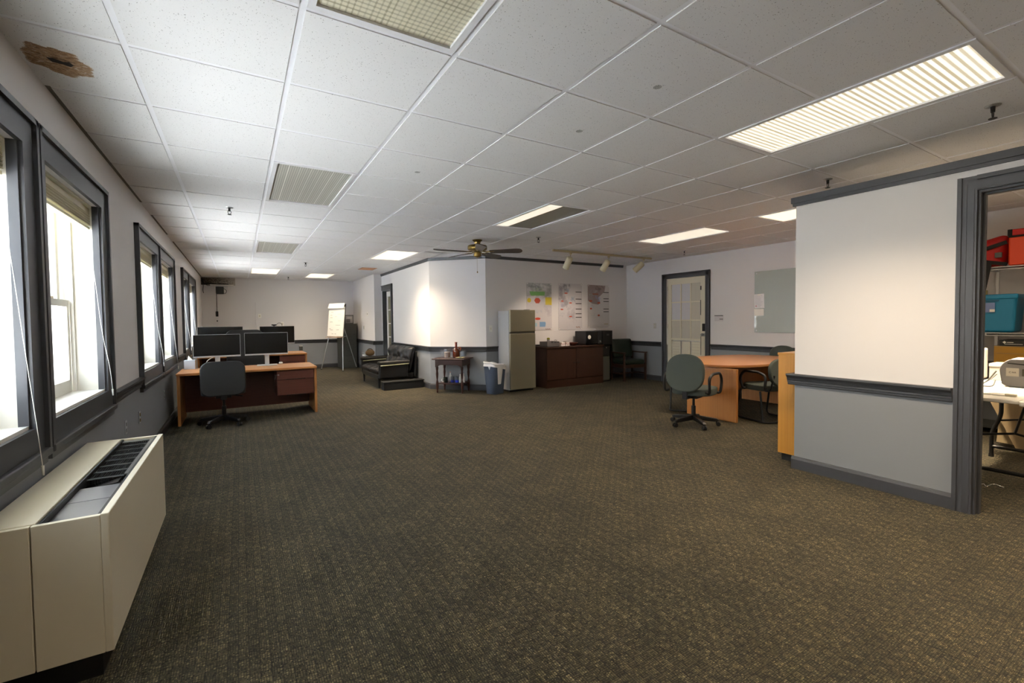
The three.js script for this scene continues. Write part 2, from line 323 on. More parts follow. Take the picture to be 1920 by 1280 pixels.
// outdoors: paved yard and a pale neighbouring house
struct('yard_ground', [bx(-14, XL - 0.31, -0.4, -0.25, -20, 8)], mat('#bdb9b0', 0.9));
{
  const h = thing('neighbour_house', 'pale clapboard house across the yard seen through the windows', 'house', [-6.2, -0.25, -6]);
  obj('house_wall', [bx(-0.3, 0, 0, 4.2, -14, 9)], mat('#d6d3cb', 0.8), h);
  for (let k = 0; k < 26; k++) obj('clapboard', [bx(0, 0.02, k * 0.16, k * 0.16 + 0.15, -14, 9)], mat('#dcd9d1', 0.8), h);
  obj('house_door', [rbx(0.02, 0.06, 0, 1.9, -2.6, -1.2, 0.01)], mat('#6f7fb2', 0.6), h);
}

// ---------------------------------------------------------------- ceiling
const GX = -0.408132, GZ = -1.34514, TS = 0.6588;
const gx = (i) => GX + TS * i, gz = (j) => GZ - TS * j;
const ceiling = setting('ceiling');
obj('ceiling_slab', [bx(XL - 0.3, XD + 0.2, CEIL + 0.1, CEIL + 0.2, ZF - 0.2, ZB + 0.2)], M.slabCeil, ceiling);
const LIGHTS = [ // column, first row, state, label, light share
  [1, -1, 'off', 'unlit ceiling light panel with woven lens by the water stained tile'],
  [1, 4, 'off', 'unlit ribbed ceiling light panel between the twin windows and the fan'],
  [1, 10, 'off', 'unlit grey ceiling light panel above the double monitors'],
  [1, 16, 'lit', 'small glowing ceiling light panel close to the cable shelf corner', 0.9, 0.45],
  [5, -1, 'lit', 'long ribbed glowing ceiling light panel beside the partition coping', 0.9, 0.85],
  [5, 4, 'half', 'half lit ceiling light panel in front of the ceiling fan', 0.5],
  [9, 4, 'lit', 'glowing ceiling light panel above the glazed white door', 0.8, 0.35],
  [9, 1, 'lit', 'white glowing ceiling light panel over the oval meeting table', 1.1, 0.5],
  [4, 10, 'lit', 'glowing ceiling light panel beside the chamfered wall', 1.2, 1.2],
  [3, 17, 'lit', 'glowing ceiling light panel above the flip chart', 0.9, 0.4],
  [9, -1, 'lit', 'glowing ceiling light panel above the white folding table', 2.2, 5, 0.55],
  [1, -5, 'lit', 'glowing ceiling light panel behind the heater cabinet end', 3, 0.6],  // out of view, added as warm fill for the heater and near wall
  [5, -5, 'lit', 'glowing ceiling light panel beside the storage doorway', 1.0],  // also out of view behind the camera, added to lift the foreground
  [8, -5, 'lit', 'glowing ceiling light panel at the back of the storage room', 2.5, 1.2],
];
const isLight = (i, j) => LIGHTS.some((l) => l[0] === i && (l[1] === j || l[1] + 1 === j));
// which cells of the grid lie over the rooms: the main hall, the alcove end and the strip along each wall
const tileGeo = {};
function tileBox(w, d) {
  const k = w.toFixed(3) + d.toFixed(3);
  if (!tileGeo[k]) {
    const g = new THREE.BoxGeometry(w, 0.008, d), p = g.attributes.position, uv = new Float32Array(p.count * 2);
    for (let q = 0; q < p.count; q++) { uv[2 * q] = (p.getX(q) + w / 2) / FACE; uv[2 * q + 1] = (p.getZ(q) + d / 2) / FACE; }
    g.setAttribute('uv', new THREE.BufferAttribute(uv, 2)); tileGeo[k] = g;
  }
  return tileGeo[k];
}
const rest = [];
for (let i = -1; i <= 12; i++) for (let j = -7; j <= 20; j++) {
  if (isLight(i, j)) continue;
  let x0 = gx(i) + 0.014, x1 = gx(i + 1) - 0.014, z0 = gz(j + 1) + 0.014, z1 = gz(j) - 0.014;
  x0 = Math.max(x0, XL); x1 = Math.min(x1, XD); z0 = Math.max(z0, ZF); z1 = Math.min(z1, ZB);
  if (j >= 10) x1 = Math.min(x1, XM);
  else if (j === 9) z0 = Math.max(z0, i >= 5 ? ZM : z0);
  if (j > 10 && i > 5) continue;
  if (i > 6 && z1 < ZM) continue;
  if (x1 - x0 < 0.04 || z1 - z0 < 0.04) continue;
  const seen = j >= -1 || (j >= -2 && i > 3);
  const g = tileBox(x1 - x0, z1 - z0);
  if (!seen) { rest.push(g.clone().translate((x0 + x1) / 2, CEIL + 0.004, (z0 + z1) / 2)); continue; }
  const leak = i === -1 && j === 2, spot = (i === 2 && j === 3) || (i === 3 && j === 1) || (i === 3 && j === 0);
  const m = new THREE.Mesh(g, leak ? M.tileLeak : spot ? M.tileSpot : (i * 7 + j * 3) % 2 ? M.tileA : M.tileB);
  m.name = 'ceiling_tile'; m.position.set((x0 + x1) / 2, CEIL + 0.004 + (leak ? 0 : 0.0022 * rnd()), (z0 + z1) / 2);
  if (!leak && !spot && (i + 2 * j) % 3 === 0) m.rotation.y = Math.PI;
  ceiling.add(m);
}
const restTiles = obj('ceiling_tile', rest, M.tileA, ceiling); restTiles.userData.kind = 'stuff';
for (let i = 0; i <= 12; i++) { const z0 = i > 5 ? ZM : ZF; obj('main_runner', [bx(gx(i) - 0.0138, gx(i) + 0.0138, CEIL + 0.0052, CEIL + 0.02, z0, ZB)], M.grid, ceiling); }
for (let j = -6; j <= 20; j++) {
  const x1 = j >= 10 ? XM : XD, cuts = LIGHTS.filter((l) => l[1] + 1 === j).map((l) => l[0]).sort((p, q) => p - q), bits = [];
  let x = XL;
  for (const i of cuts) { if (gx(i) - 0.01 < x1) { bits.push(bx(x, gx(i) + 0.01, CEIL + 0.0056, CEIL + 0.02, gz(j) - 0.0138, gz(j) + 0.0138)); x = gx(i + 1) - 0.01; } }
  if (x < x1) bits.push(bx(x, x1, CEIL + 0.0056, CEIL + 0.02, gz(j) - 0.0138, gz(j) + 0.0138));
  obj('cross_runner', bits, M.grid, ceiling);
}
obj('wall_angle', [bx(XL, XL + 0.02, CEIL + 0.0002, CEIL + 0.003, ZF, ZB)], mat('#5a5148', 0.6), ceiling);

// ---------------------------------------------------------------- recessed light panels
const ribs = (base, hi) => canvasTex(512, 512, (c, w, h) => {   // prismatic lens: rib shading painted as bands across, fine cells along
  c.fillStyle = base; c.fillRect(0, 0, w, h);
  for (let k = 0; k < 38; k++) { c.fillStyle = hi; c.globalAlpha = 0.5 + 0.3 * rnd(); c.fillRect(0, k * h / 38, w, h / 84); }
  c.globalAlpha = 0.25; c.fillStyle = '#77715c'; for (let k = 0; k < 64; k++) c.fillRect(k * 8, 0, 1.5, h);
  c.globalAlpha = 1;
});
const weave = canvasTex(512, 512, (c, w, h) => {
  c.fillStyle = '#d9d4c0'; c.fillRect(0, 0, w, h);
  for (let k = 0; k < 48; k++) { c.fillStyle = k % 2 ? '#8f876a' : '#dcd6bd'; c.globalAlpha = 0.25 + 0.5 * rnd(); c.fillRect(k * w / 48, 0, w / 96 + 2 * rnd(), h); }
  for (let k = 0; k < 90; k++) { c.fillStyle = k % 2 ? '#857d60' : '#e2dcc4'; c.globalAlpha = 0.25 + 0.4 * rnd(); c.fillRect(0, k * h / 90, w, h / 180 + rnd()); }
  c.globalAlpha = 1;
});
const ribGlow = ribs('#ffffff', '#8f8468'), ribOff = canvasTex(512, 512, (c, w, h) => {   // the unlit lenses: lengthwise ribs, their shading and sheen painted as stripes
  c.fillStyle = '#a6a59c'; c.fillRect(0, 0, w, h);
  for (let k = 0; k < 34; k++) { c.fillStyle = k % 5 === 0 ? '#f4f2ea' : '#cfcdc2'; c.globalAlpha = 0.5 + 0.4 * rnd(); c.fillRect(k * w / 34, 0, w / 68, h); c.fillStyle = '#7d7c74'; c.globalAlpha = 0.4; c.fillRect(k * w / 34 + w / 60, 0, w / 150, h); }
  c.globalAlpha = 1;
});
const LENS = {
  lit: new THREE.MeshStandardMaterial({ color: '#d8cfb8', roughness: 0.4, emissive: new THREE.Color().setRGB(1, 0.94, 0.82), emissiveMap: ribGlow, emissiveIntensity: 0.95 }),
  litPale: new THREE.MeshStandardMaterial({ color: '#d8d2c2', roughness: 0.4, emissive: new THREE.Color().setRGB(1, 0.86, 0.62), emissiveIntensity: 1.05 }),
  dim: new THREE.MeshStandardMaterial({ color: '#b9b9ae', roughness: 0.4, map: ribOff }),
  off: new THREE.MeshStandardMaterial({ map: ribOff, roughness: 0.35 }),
  weave: new THREE.MeshStandardMaterial({ map: weave, roughness: 0.3 }),
};
const frameMat = mat('#ececee', 0.4);
LIGHTS.forEach(([i, j, state, label, share, beam, cone], n) => {
  const x0 = gx(i) + 0.014, x1 = gx(i + 1) - 0.014, z0 = gz(j + 2) + 0.014, z1 = gz(j) - 0.014, xc = (x0 + x1) / 2, zc = (z0 + z1) / 2, w = x1 - x0, d = z1 - z0;
  const t = thing('ceiling_light', label, 'ceiling light', [xc, CEIL, zc]);
  const e = 0.03, fw = w / 2, fd = d / 2;
  obj('frame', [bx(-fw, -fw + e, -0.002, 0.012, -fd, fd), bx(fw - e, fw, -0.002, 0.012, -fd, fd), bx(-fw + e, fw - e, -0.002, 0.012, -fd, -fd + e), bx(-fw + e, fw - e, -0.002, 0.012, fd - e, fd),
    bx(-fw, -fw + 0.006, 0.012, 0.05, -fd, fd), bx(fw - 0.006, fw, 0.012, 0.05, -fd, fd), bx(-fw, fw, 0.05, 0.056, -fd, fd)], frameMat, t);
  const lens = (a, b, m) => {
    const g = new THREE.PlaneGeometry(b - a, d - 2 * e, 1, 1).rotateX(Math.PI / 2).translate((a + b) / 2, 0.01, 0);
    return obj('lens', [g], m, t);
  };
  const A = -fw + e, B = fw - e;
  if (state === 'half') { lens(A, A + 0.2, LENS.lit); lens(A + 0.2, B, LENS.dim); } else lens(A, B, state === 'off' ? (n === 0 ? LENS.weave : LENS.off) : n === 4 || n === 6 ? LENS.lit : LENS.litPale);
  if (state !== 'off') {
    const half = state === 'half', l = new THREE.RectAreaLight(WARM, TROFFER * share, half ? 0.2 : B - A, d - 2 * e);
    l.name = 'ceiling_light_glow'; l.position.set(half ? A + 0.1 : 0, -0.004, 0); l.rotation.x = -Math.PI / 2; t.add(l);
    for (const s of [-1, 1]) {      // the prisms of the lens throw most of the light into a downward cone
      const c = new THREE.SpotLight(WARM, BEAM * (beam ?? share), 0, cone ?? 1.1, 0.8, 2);
      c.name = 'ceiling_light_beam'; c.position.set(half ? A + 0.1 : 0, -0.012, s * d / 4); c.target.position.set(half ? A + 0.1 : 0, -1, s * d / 4); c.shadow.radius = 6; t.add(c, c.target);
    }
  }
});

// ---------------------------------------------------------------- doors and door frames
function doorCasing(n, a, b, top, face, w = 0.1, d = 0.022, sides = [1, 1]) {   // flat casing with a raised outer band on a wall facing -x at x = face
  const t = struct('trim_' + n, [
    ...(sides[0] ? [bx(face - d, face, 0, top + w, a, a + w), bx(face - d - 0.014, face, 0, top + w, a + w - 0.024, a + w), bx(face - d - 0.006, face, 0, top, a + 0.03, a + 0.042)] : []),
    ...(sides[1] ? [bx(face - d, face, 0, top + w, b - w, b), bx(face - d - 0.014, face, 0, top + w, b - w, b - w + 0.024)] : []),
    bx(face - d, face, top, top + w, b - (sides[1] ? w : 0), a + (sides[0] ? w : 0)), bx(face - d - 0.014, face, top + w - 0.024, top + w, b - (sides[1] ? w : 0), a + (sides[0] ? w : 0))], M.trim);
  return t;
}
// outer doorway in the far white wall: nine-light door, painted cream
doorCasing('entrance', -5.65, -6.6, 2.2, XD, 0.1);
{
  const d = setting('door_1'); d.position.set(XD + 0.03, 0, 0);
  const z0 = -6.595, z1 = -5.655, top = 2.195, P0 = -6.5, P1 = -5.79;
  const stiles = [bx(0, 0.045, 0.005, top, z0, P0), bx(0, 0.045, 0.005, top, P1, z1), bx(0, 0.045, 2.07, top, P0, P1), bx(0, 0.045, 0.005, 0.24, P0, P1), bx(0.002, 0.043, 0.9, 0.945, P0, P1)];
  for (const k of [1, 2]) stiles.push(bx(0.004, 0.04, 0.945, 2.07, P0 + k * 0.2367 - 0.012, P0 + k * 0.2367 + 0.012), bx(0.004, 0.04, 0.945 + k * 0.375 - 0.012, 0.945 + k * 0.375 + 0.012, P0, P1));
  obj('leaf', stiles, M.cream, d);
  for (let r = 0; r < 3; r++) for (let c = 0; c < 3; c++) obj('pane', [bx(0.018, 0.024, 0.945 + r * 0.375 + (r ? 0.012 : 0), 0.945 + (r + 1) * 0.375 - (r < 2 ? 0.012 : 0), P0 + c * 0.2367 + (c ? 0.012 : 0), P0 + (c + 1) * 0.2367 - (c < 2 ? 0.012 : 0))], mat(c === 2 || r === 0 ? '#cfc8b8' : '#d4d2d4', 0.12), d);
  for (let k = 0; k < 3; k++) obj('lower_panel', [rbx(0.012, 0.03, 0.26, 0.885, P0 + 0.012 + k * 0.2367, P0 + 0.225 + k * 0.2367, 0.006)], M.cream, d);
  for (let k = 0; k < 9; k++) for (const c of [0, 2]) obj('louver', [bx(0.004, 0.012, 0.36 + k * 0.058, 0.366 + k * 0.058, P0 + 0.03 + c * 0.2367, P0 + 0.2 + c * 0.2367)], mat('#c9bda4', 0.6), d);
  obj('keypad', [rbx(-0.03, 0, 1.1, 1.25, -5.735, -5.665, 0.01)], M.black, d);
  obj('door_handle', [rod([0, 1.03, -5.71], [-0.05, 1.03, -5.71], 0.012), new THREE.SphereGeometry(0.03, 18, 12).translate(-0.06, 1.03, -5.71), rod([-0.004, 1.03, -5.71], [0, 1.03, -5.71], 0.034)], M.steel, d);
  obj('flush_bolt', [bx(-0.008, 0, 1.92, 2.0, -5.79, -5.77), bx(-0.006, 0, 1.42, 1.72, -5.79, -5.78), bx(-0.006, 0, 0.62, 1.0, -5.782, -5.776)], M.darkMetal, d);
  for (const y of [0.3, 1.15, 1.95]) obj('hinge', [cyl(0.009, 0.009, y, y + 0.09, -0.006, z0 + 0.004, 10)], M.beige, d);
}
struct('trim_threshold', [bx(XD, XD + 0.2, 0, 0.012, -6.6, -5.65)], M.darkMetal);
struct('outer_porch_wall', [bx(XD + 0.21, XD + 0.3, 0, 2.7, -7, -5.2)], M.wall);
// alcove doorway with a white glazed door set back in it
doorCasing('alcove', -11.24, -12.06, 2.17, XM, 0.13, 0.022, [1, 0]);
struct('trim_jamb', [bx(XM, XM + 0.16, 0, 2.17, -12.06, -12.045), bx(XM, XM + 0.16, 0, 2.17, -11.255, -11.24), bx(XM, XM + 0.16, 2.155, 2.17, -12.06, -11.24)], M.trim);
{
  const d = setting('door_2'); d.position.set(XM + 0.11, 0, 0);
  const z0 = -12.04, z1 = -11.26, W = (z1 - z0 - 0.2) / 2;
  const parts = [bx(0, 0.04, 0.005, 2.15, z0, z0 + 0.09), bx(0, 0.04, 0.005, 2.15, z1 - 0.09, z1), bx(0, 0.04, 2.02, 2.15, z0 + 0.09, z1 - 0.09), bx(0, 0.04, 0.005, 0.25, z0 + 0.09, z1 - 0.09), bx(0.004, 0.036, 0.25, 2.02, (z0 + z1) / 2 - 0.012, (z0 + z1) / 2 + 0.012)];
  for (let k = 1; k < 5; k++) parts.push(bx(0.004, 0.036, 0.25 + k * 0.354 - 0.012, 0.25 + k * 0.354 + 0.012, z0 + 0.09, z1 - 0.09));
  obj('leaf', parts, M.white, d);
  for (let r = 0; r < 5; r++) for (let c = 0; c < 2; c++) obj('pane', [bx(0.018, 0.024, 0.25 + r * 0.354 + 0.012, 0.25 + (r + 1) * 0.354 - 0.012, z0 + 0.09 + c * (W + 0.012), z0 + 0.09 + c * (W + 0.012) + W - 0.002)], mat('#8e8a70', 0.1), d);
}
struct('alcove_back_wall', [bx(XM + 0.2, XM + 0.3, 0, 2.7, -12.4, -10.9)], M.wall);
// storage doorway in the partition
{
  const f = XR, w = 0.097, side = (z, s) => [bx(f - 0.02, f, 0, 2.19 + w, Math.min(z, z + s * w), Math.max(z, z + s * w)),
    ...[[0.012, 0.03, 0.003], [0.048, 0.056, 0.003], [0.074, 0.097, 0.009]].map(([p, q, h]) => bx(f - 0.02 - h, f - 0.02, 0, 2.19 + (p > 0.06 ? w : p), Math.min(z + s * p, z + s * q), Math.max(z + s * p, z + s * q)))];
  struct('trim_doorway', [...side(-1.0, -1), ...side(-0.08, 1), bx(f - 0.02, f, 2.19, 2.19 + w, -1.0, -0.08), bx(f - 0.036, f - 0.02, 2.26, 2.19 + w, -1.0, -0.08), bx(f - 0.026, f - 0.02, 2.196, 2.204, -1.0, -0.08)], M.trim);
  struct('trim_jamb', [bx(f, f + 0.12, 0, 2.175, -1.0, -0.985), bx(f, f + 0.12, 0, 2.175, -0.095, -0.08), bx(f, f + 0.12, 2.175, 2.19, -1.0, -0.08), bx(f + 0.04, f + 0.08, 0, 2.175, -0.985, -0.972), bx(f + 0.04, f + 0.08, 2.162, 2.175, -0.985, -0.095)], M.trim);
}

// ---------------------------------------------------------------- sprinklers, air grille, fan, track lights on the ceiling
const sprinklerSpots = [[-0.055, -5.802, 'brass pendent fire sprinkler near the unlit ribbed ceiling light', 1], [3.905, -0.863, 'fire sprinkler beside the partition coping and long lit ceiling light', 1], [1.226, -10.345, 'small fire sprinkler between the desks and the chamfered wall', 0], [1.19, -13.78, 'tiny fire sprinkler between the two glowing panels by the far wall', 0], [3.93, -5.71, 'fire sprinkler between the ceiling fan and half lit panel', 0], [7.115, -5.575, 'fire sprinkler above the cream glazed door', 0], [4.64, -2.08, 'fire sprinkler over the end of the partition', 0]];
for (const [x, z, label, big] of sprinklerSpots) {
  const t = thing('fire_sprinkler', label, 'sprinkler', [x, CEIL, z], 0, 'ceiling sprinklers');
  obj('escutcheon', [lathe([[0.0, -0.006], [0.02, -0.008], [0.036, -0.004], [0.038, 0.004]])], M.steel, t);
  obj('nozzle', [cyl(0.01, 0.012, -0.04, -0.006, 0, 0, 14), tube([[-0.008, -0.03, 0], [-0.016, -0.045, 0], [-0.012, -0.066, 0], [0, -0.072, 0], [0.012, -0.066, 0], [0.016, -0.045, 0], [0.008, -0.03, 0]], 0.003, 0.006, 6)], M.darkMetal, t);
  obj('deflector', [cyl(0.02, 0.02, -0.078, -0.075, 0, 0, 16)], M.darkMetal, t);
}
{
  const t = thing('air_grille', 'orange tan air grille set in a ceiling tile by the alcove', 'air grille', [2.63, CEIL, -10.93]);
  obj('frame', [bx(-0.17, 0.17, -0.008, 0, -0.22, -0.19), bx(-0.17, 0.17, -0.008, 0, 0.19, 0.22), bx(-0.17, -0.14, -0.008, 0, -0.19, 0.19), bx(0.14, 0.17, -0.008, 0, -0.19, 0.19)], mat('#b9855c', 0.6), t);
  for (let k = 0; k < 10; k++) obj('louver', [bx(-0.14, 0.14, -0.006, 0, -0.18 + k * 0.037, -0.158 + k * 0.037)], mat('#c79268', 0.6), t);
}
{
  const t = thing('ceiling_fan', 'antique brass ceiling fan with five dark wooden blades and pull chain', 'ceiling fan', [3.21, CEIL, -6.34]);
  obj('canopy', [lathe([[0, 0], [0.078, 0], [0.074, -0.012], [0.052, -0.03], [0.046, -0.06], [0.05, -0.075], [0, -0.075]])], M.brass, t);
  obj('motor_housing', [lathe([[0, -0.075], [0.1, -0.078], [0.145, -0.088], [0.152, -0.1], [0.152, -0.14], [0.144, -0.152], [0.13, -0.162], [0.09, -0.176], [0.055, -0.185], [0, -0.187]], 36)], M.brass, t);
  obj('switch_housing', [lathe([[0, -0.186], [0.052, -0.188], [0.058, -0.2], [0.058, -0.24], [0.048, -0.258], [0.02, -0.268], [0, -0.27]])], M.brass, t);
  const bm = new THREE.MeshStandardMaterial({ map: wood('#3b2a20', '#22160f', '#54402f'), roughness: 0.35 });
  for (let k = 0; k < 5; k++) {
    const g = new THREE.Group(); g.name = 'blade'; g.rotation.y = (-40 + 72 * k) * Math.PI / 180; t.add(g);
    const s = new THREE.Shape(); s.moveTo(0.2, -0.05); s.lineTo(0.62, -0.078); s.quadraticCurveTo(0.7, -0.07, 0.705, 0); s.quadraticCurveTo(0.7, 0.07, 0.62, 0.078); s.lineTo(0.2, 0.05); s.closePath();
    const b = slab(s, 0.006, 0.0015).rotateX(Math.PI / 2).rotateX(-0.27).translate(0, -0.185, 0);
    obj('paddle', [b], bm, g);
    obj('blade_iron', [tube([[0.08, -0.175, 0], [0.14, -0.19, 0], [0.2, -0.186, 0.02], [0.27, -0.186, 0]], 0.008, 0.03, 8), rbx(0.18, 0.27, -0.19, -0.184, -0.03, 0.03, 0.002)], M.brass, g);
  }
  obj('pull_chain', [rod([-0.02, -0.265, 0.03], [-0.02, -0.49, 0.03], 0.0018), new THREE.SphereGeometry(0.009, 12, 10).scale(1, 1.7, 1).translate(-0.02, -0.5, 0.03)], M.brass, t);
}
{
  const t = thing('track_light', 'beige ceiling track with three cylinder spotlights aimed at the posters', 'track light', [0, CEIL, -6.53]);
  const tb = mat('#b3a684', 0.4);
  obj('track', [rbx(4.8, 7.3, -0.038, -0.002, -0.018, 0.018, 0.003)], tb, t);
  for (const [x, tx, w] of [[5.2, 5.45, 1], [6.13, 6.3, 1], [7.08, 6.9, 0.7]]) {
    const head = new THREE.Group(); head.name = 'spotlight'; t.add(head); head.position.set(x, -0.038, 0);
    const d = V3(tx - x - 0.25, -0.55, -0.42).normalize();
    const q = new THREE.Quaternion().setFromUnitVectors(V3(0, -1, 0), d);
    obj('adapter', [rbx(-0.02, 0.02, -0.03, 0, -0.015, 0.015, 0.004), rod([0, -0.03, 0], [0.0, -0.065, 0], 0.007)], tb, head);
    const can = lathe([[0, 0.02], [0.034, 0.018], [0.054, 0.004], [0.06, -0.02], [0.06, -0.215], [0.055, -0.217], [0.052, -0.19], [0, -0.185]], 24).applyQuaternion(q).translate(d.x * 0.03, -0.07 + d.y * 0.03, d.z * 0.03);
    obj('lamp_can', [can], mat('#cbc2a4', 0.4), head);
    const bulbAt = V3(0, -0.07, 0).add(d.clone().multiplyScalar(0.225));
    obj('bulb_lens', [new THREE.SphereGeometry(0.045, 16, 10).scale(1, 0.35, 1).applyQuaternion(q).translate(bulbAt.x, bulbAt.y, bulbAt.z)], new THREE.MeshStandardMaterial({ color: '#fff3d8', emissive: new THREE.Color().setRGB(1, 0.82, 0.6), emissiveIntensity: 2 * w }), head);
    const l = new THREE.SpotLight(new THREE.Color().setRGB(1, 0.8, 0.62), 2.6 * w, 0, 0.62, 0.8, 2);
    l.name = 'spot_beam'; l.position.copy(bulbAt.clone().add(d.clone().multiplyScalar(0.03))); l.target.position.copy(l.position.clone().add(d)); l.shadow.radius = 1.5; head.add(l, l.target);
  }
}

// ---------------------------------------------------------------- heater cabinet under the window
{
  const t = thing('heater_cabinet', 'long white enamel heater cabinet with black slotted top grille under the windows', 'heater', [XL + 0.022, 0, -2.27]);
  const W = 0.368, L = 1.45, T = 0.64, k0 = 0.1;
  obj('toe_kick', [bx(0.02, W - 0.04, 0, k0, -L + 0.04, -0.03)], M.black, t);
  obj('front_panel', [rbx(W - 0.026, W, k0, T, -L, 0, 0.004)], M.enamel, t);
  obj('end_panel', [rbx(0.152, W - 0.026, k0, T - 0.004, -0.02, 0, 0.003)], M.enamel, t);
  obj('end_panel', [rbx(0, 0.148, k0, T - 0.004, -0.02, 0, 0.003)], M.enamel, t);
  obj('end_panel', [rbx(0, W - 0.026, k0, T - 0.004, -L, -L + 0.02, 0.003)], M.enamel, t);
  obj('back_panel', [bx(0, 0.01, k0, T - 0.03, -L + 0.02, -0.02)], M.enamel, t);
  obj('top_panel', [rbx(0, 0.16, T - 0.02, T, -L + 0.02, -0.02, 0.004)], M.enamel, t);
  const x0 = 0.164, x1 = 0.33;
  obj('grille_tray', [bx(x0, x1, T - 0.075, T - 0.07, -L + 0.02, -0.02), bx(x0, x0 + 0.008, T - 0.075, T - 0.006, -L + 0.02, -0.02), bx(x1, x1 + 0.01, T - 0.075, T - 0.006, -L + 0.02, -0.02)], M.black, t);
  obj('cover_plate', [rbx(x0 + 0.01, x1 - 0.005, T - 0.035, T - 0.03, -0.3, -0.03, 0.001)], mat('#77777c', 0.3, 0.5), t);
  obj('cover_plate', [rbx(x0 + 0.01, x1 - 0.005, T - 0.034, T - 0.029, -0.5, -0.303, 0.001)], mat('#7e7e84', 0.28, 0.5), t);
  obj('grille_rim', [bx(x0 + 0.008, x1, T - 0.022, T - 0.016, -L + 0.02, -L + 0.07), bx(x1 - 0.022, x1, T - 0.022, T - 0.016, -L + 0.07, -0.62)], mat('#6c6b6a', 0.35, 0.5), t);
  for (let k = 0; k < 7; k++) {
    const z = -0.62 - k * 0.115;
    obj('grille_bar', [bx(x0 + 0.008, x1 - 0.022, T - 0.026, T - 0.02, z - 0.003, z + 0.003)], mat('#77787a', 0.35, 0.6), t);
    const fins = []; for (let q = 0; q < 13; q++) fins.push(bx(x0 + 0.012 + q * 0.0102, x0 + 0.0145 + q * 0.0102, T - 0.055, T - 0.022, z - 0.1, z - 0.006));
    if (z - 0.1 > -L + 0.02) obj('grille_fins', fins, M.blackMatt, t);
  }
  obj('damper_flap', [bx(0, 0.13, -0.002, 0.002, -0.09, 0).rotateZ(0.16).translate(x0 + 0.01, T - 0.05, -0.52)], M.blackGloss, t);
}
// outlets and switches on the walls
function plate(name, label, cat, x, y, z, turn, w, h, face, dots, group) {
  const t = thing(name, label, cat, [x, y, z], turn, group);
  obj('cover', [rbx(-w / 2, w / 2, -h / 2, h / 2, 0, 0.007, 0.003)], face, t);
  for (const [px, py, pw, ph, m] of dots) obj('socket', [rbx(px - pw / 2, px + pw / 2, py - ph / 2, py + ph / 2, 0.006, 0.012, 0.003)], m, t);
  return t;
}
const toX = Math.PI / 2, fromX = -Math.PI / 2;
plate('wall_outlet', 'brass wall outlet on the grey wall past the heater cabinet', 'outlet', XL, 0.476, -5.505, toX, 0.07, 0.115, mat('#a9aaac', 0.5), [[0, 0.026, 0.034, 0.03, M.brass], [0, -0.026, 0.034, 0.03, M.brass]]);
plate('wall_outlet', 'grey wall outlet low beside the desk end', 'outlet', XL, 0.468, -7.147, toX, 0.07, 0.115, mat('#a9aaac', 0.5), [[0, 0.026, 0.034, 0.03, M.grey], [0, -0.026, 0.034, 0.03, M.grey]]);
plate('wall_outlet', 'grey outlet plate just above the end of the heater cabinet', 'outlet', XL, 0.5, -4.9, toX, 0.07, 0.115, mat('#a9aaac', 0.5), [[0, 0.026, 0.034, 0.03, M.grey], [0, -0.026, 0.034, 0.03, M.grey]]);
plate('light_switch', 'upper white light switch beside the file cabinet', 'switch', XP, 1.58, -12.86, fromX, 0.07, 0.115, M.white, [[0, 0, 0.02, 0.04, M.greyDark]]);
plate('light_switch', 'lower light switch beside the file cabinet', 'switch', XP, 1.2, -13.3, fromX, 0.07, 0.115, M.beige, [[0, 0, 0.03, 0.07, M.greyDark]]);
plate('light_switch', 'white light switch beside the silver fridge', 'switch', 4.2, 1.2, ZM, 0, 0.07, 0.125, M.white, [[0, 0, 0.02, 0.04, M.cream]]);
plate('light_switch', 'pale light switch beside the cream door', 'switch', XD, 1.2, -6.92, fromX, 0.075, 0.12, mat('#d3cfc6', 0.5), [[0, 0.028, 0.03, 0.02, M.beige], [0, -0.028, 0.03, 0.02, M.beige]]);
plate('wall_outlet', 'white data outlet on the far wall above the monitors', 'outlet', 0.51, 1.56, ZF, 0, 0.08, 0.12, M.white, [[0, 0, 0.03, 0.05, M.beige]]);
plate('wall_outlet', 'small white outlet on the far wall over the desk lamp', 'outlet', 1.08, 1.33, ZF, 0, 0.08, 0.12, M.white, [[0, 0, 0.03, 0.04, M.beige]]);
{
  const t = thing('wall_phone_jack', 'dark grey box with white top on the far grey wall', 'wall box', [1.55, 0.62, ZF]);
  obj('box', [rbx(-0.045, 0.045, -0.08, 0.04, 0, 0.05, 0.01)], M.greyDark, t); obj('top', [rbx(-0.045, 0.045, 0.045, 0.06, 0, 0.05, 0.004)], M.white, t); obj('cable', [rod([0, -0.08, 0.02], [0.01, -0.2, 0.012], 0.008)], M.grey, t);
}
tag(obj('wall_conduit', [rod([0.42, 0.9, ZF + 0.012], [0.42, 1.95, ZF + 0.012], 0.01), rbx(0.4, 0.44, 1.45, 1.6, ZF, ZF + 0.025, 0.004)], M.wall), 'thin white painted conduit running up the far wall', 'conduit');
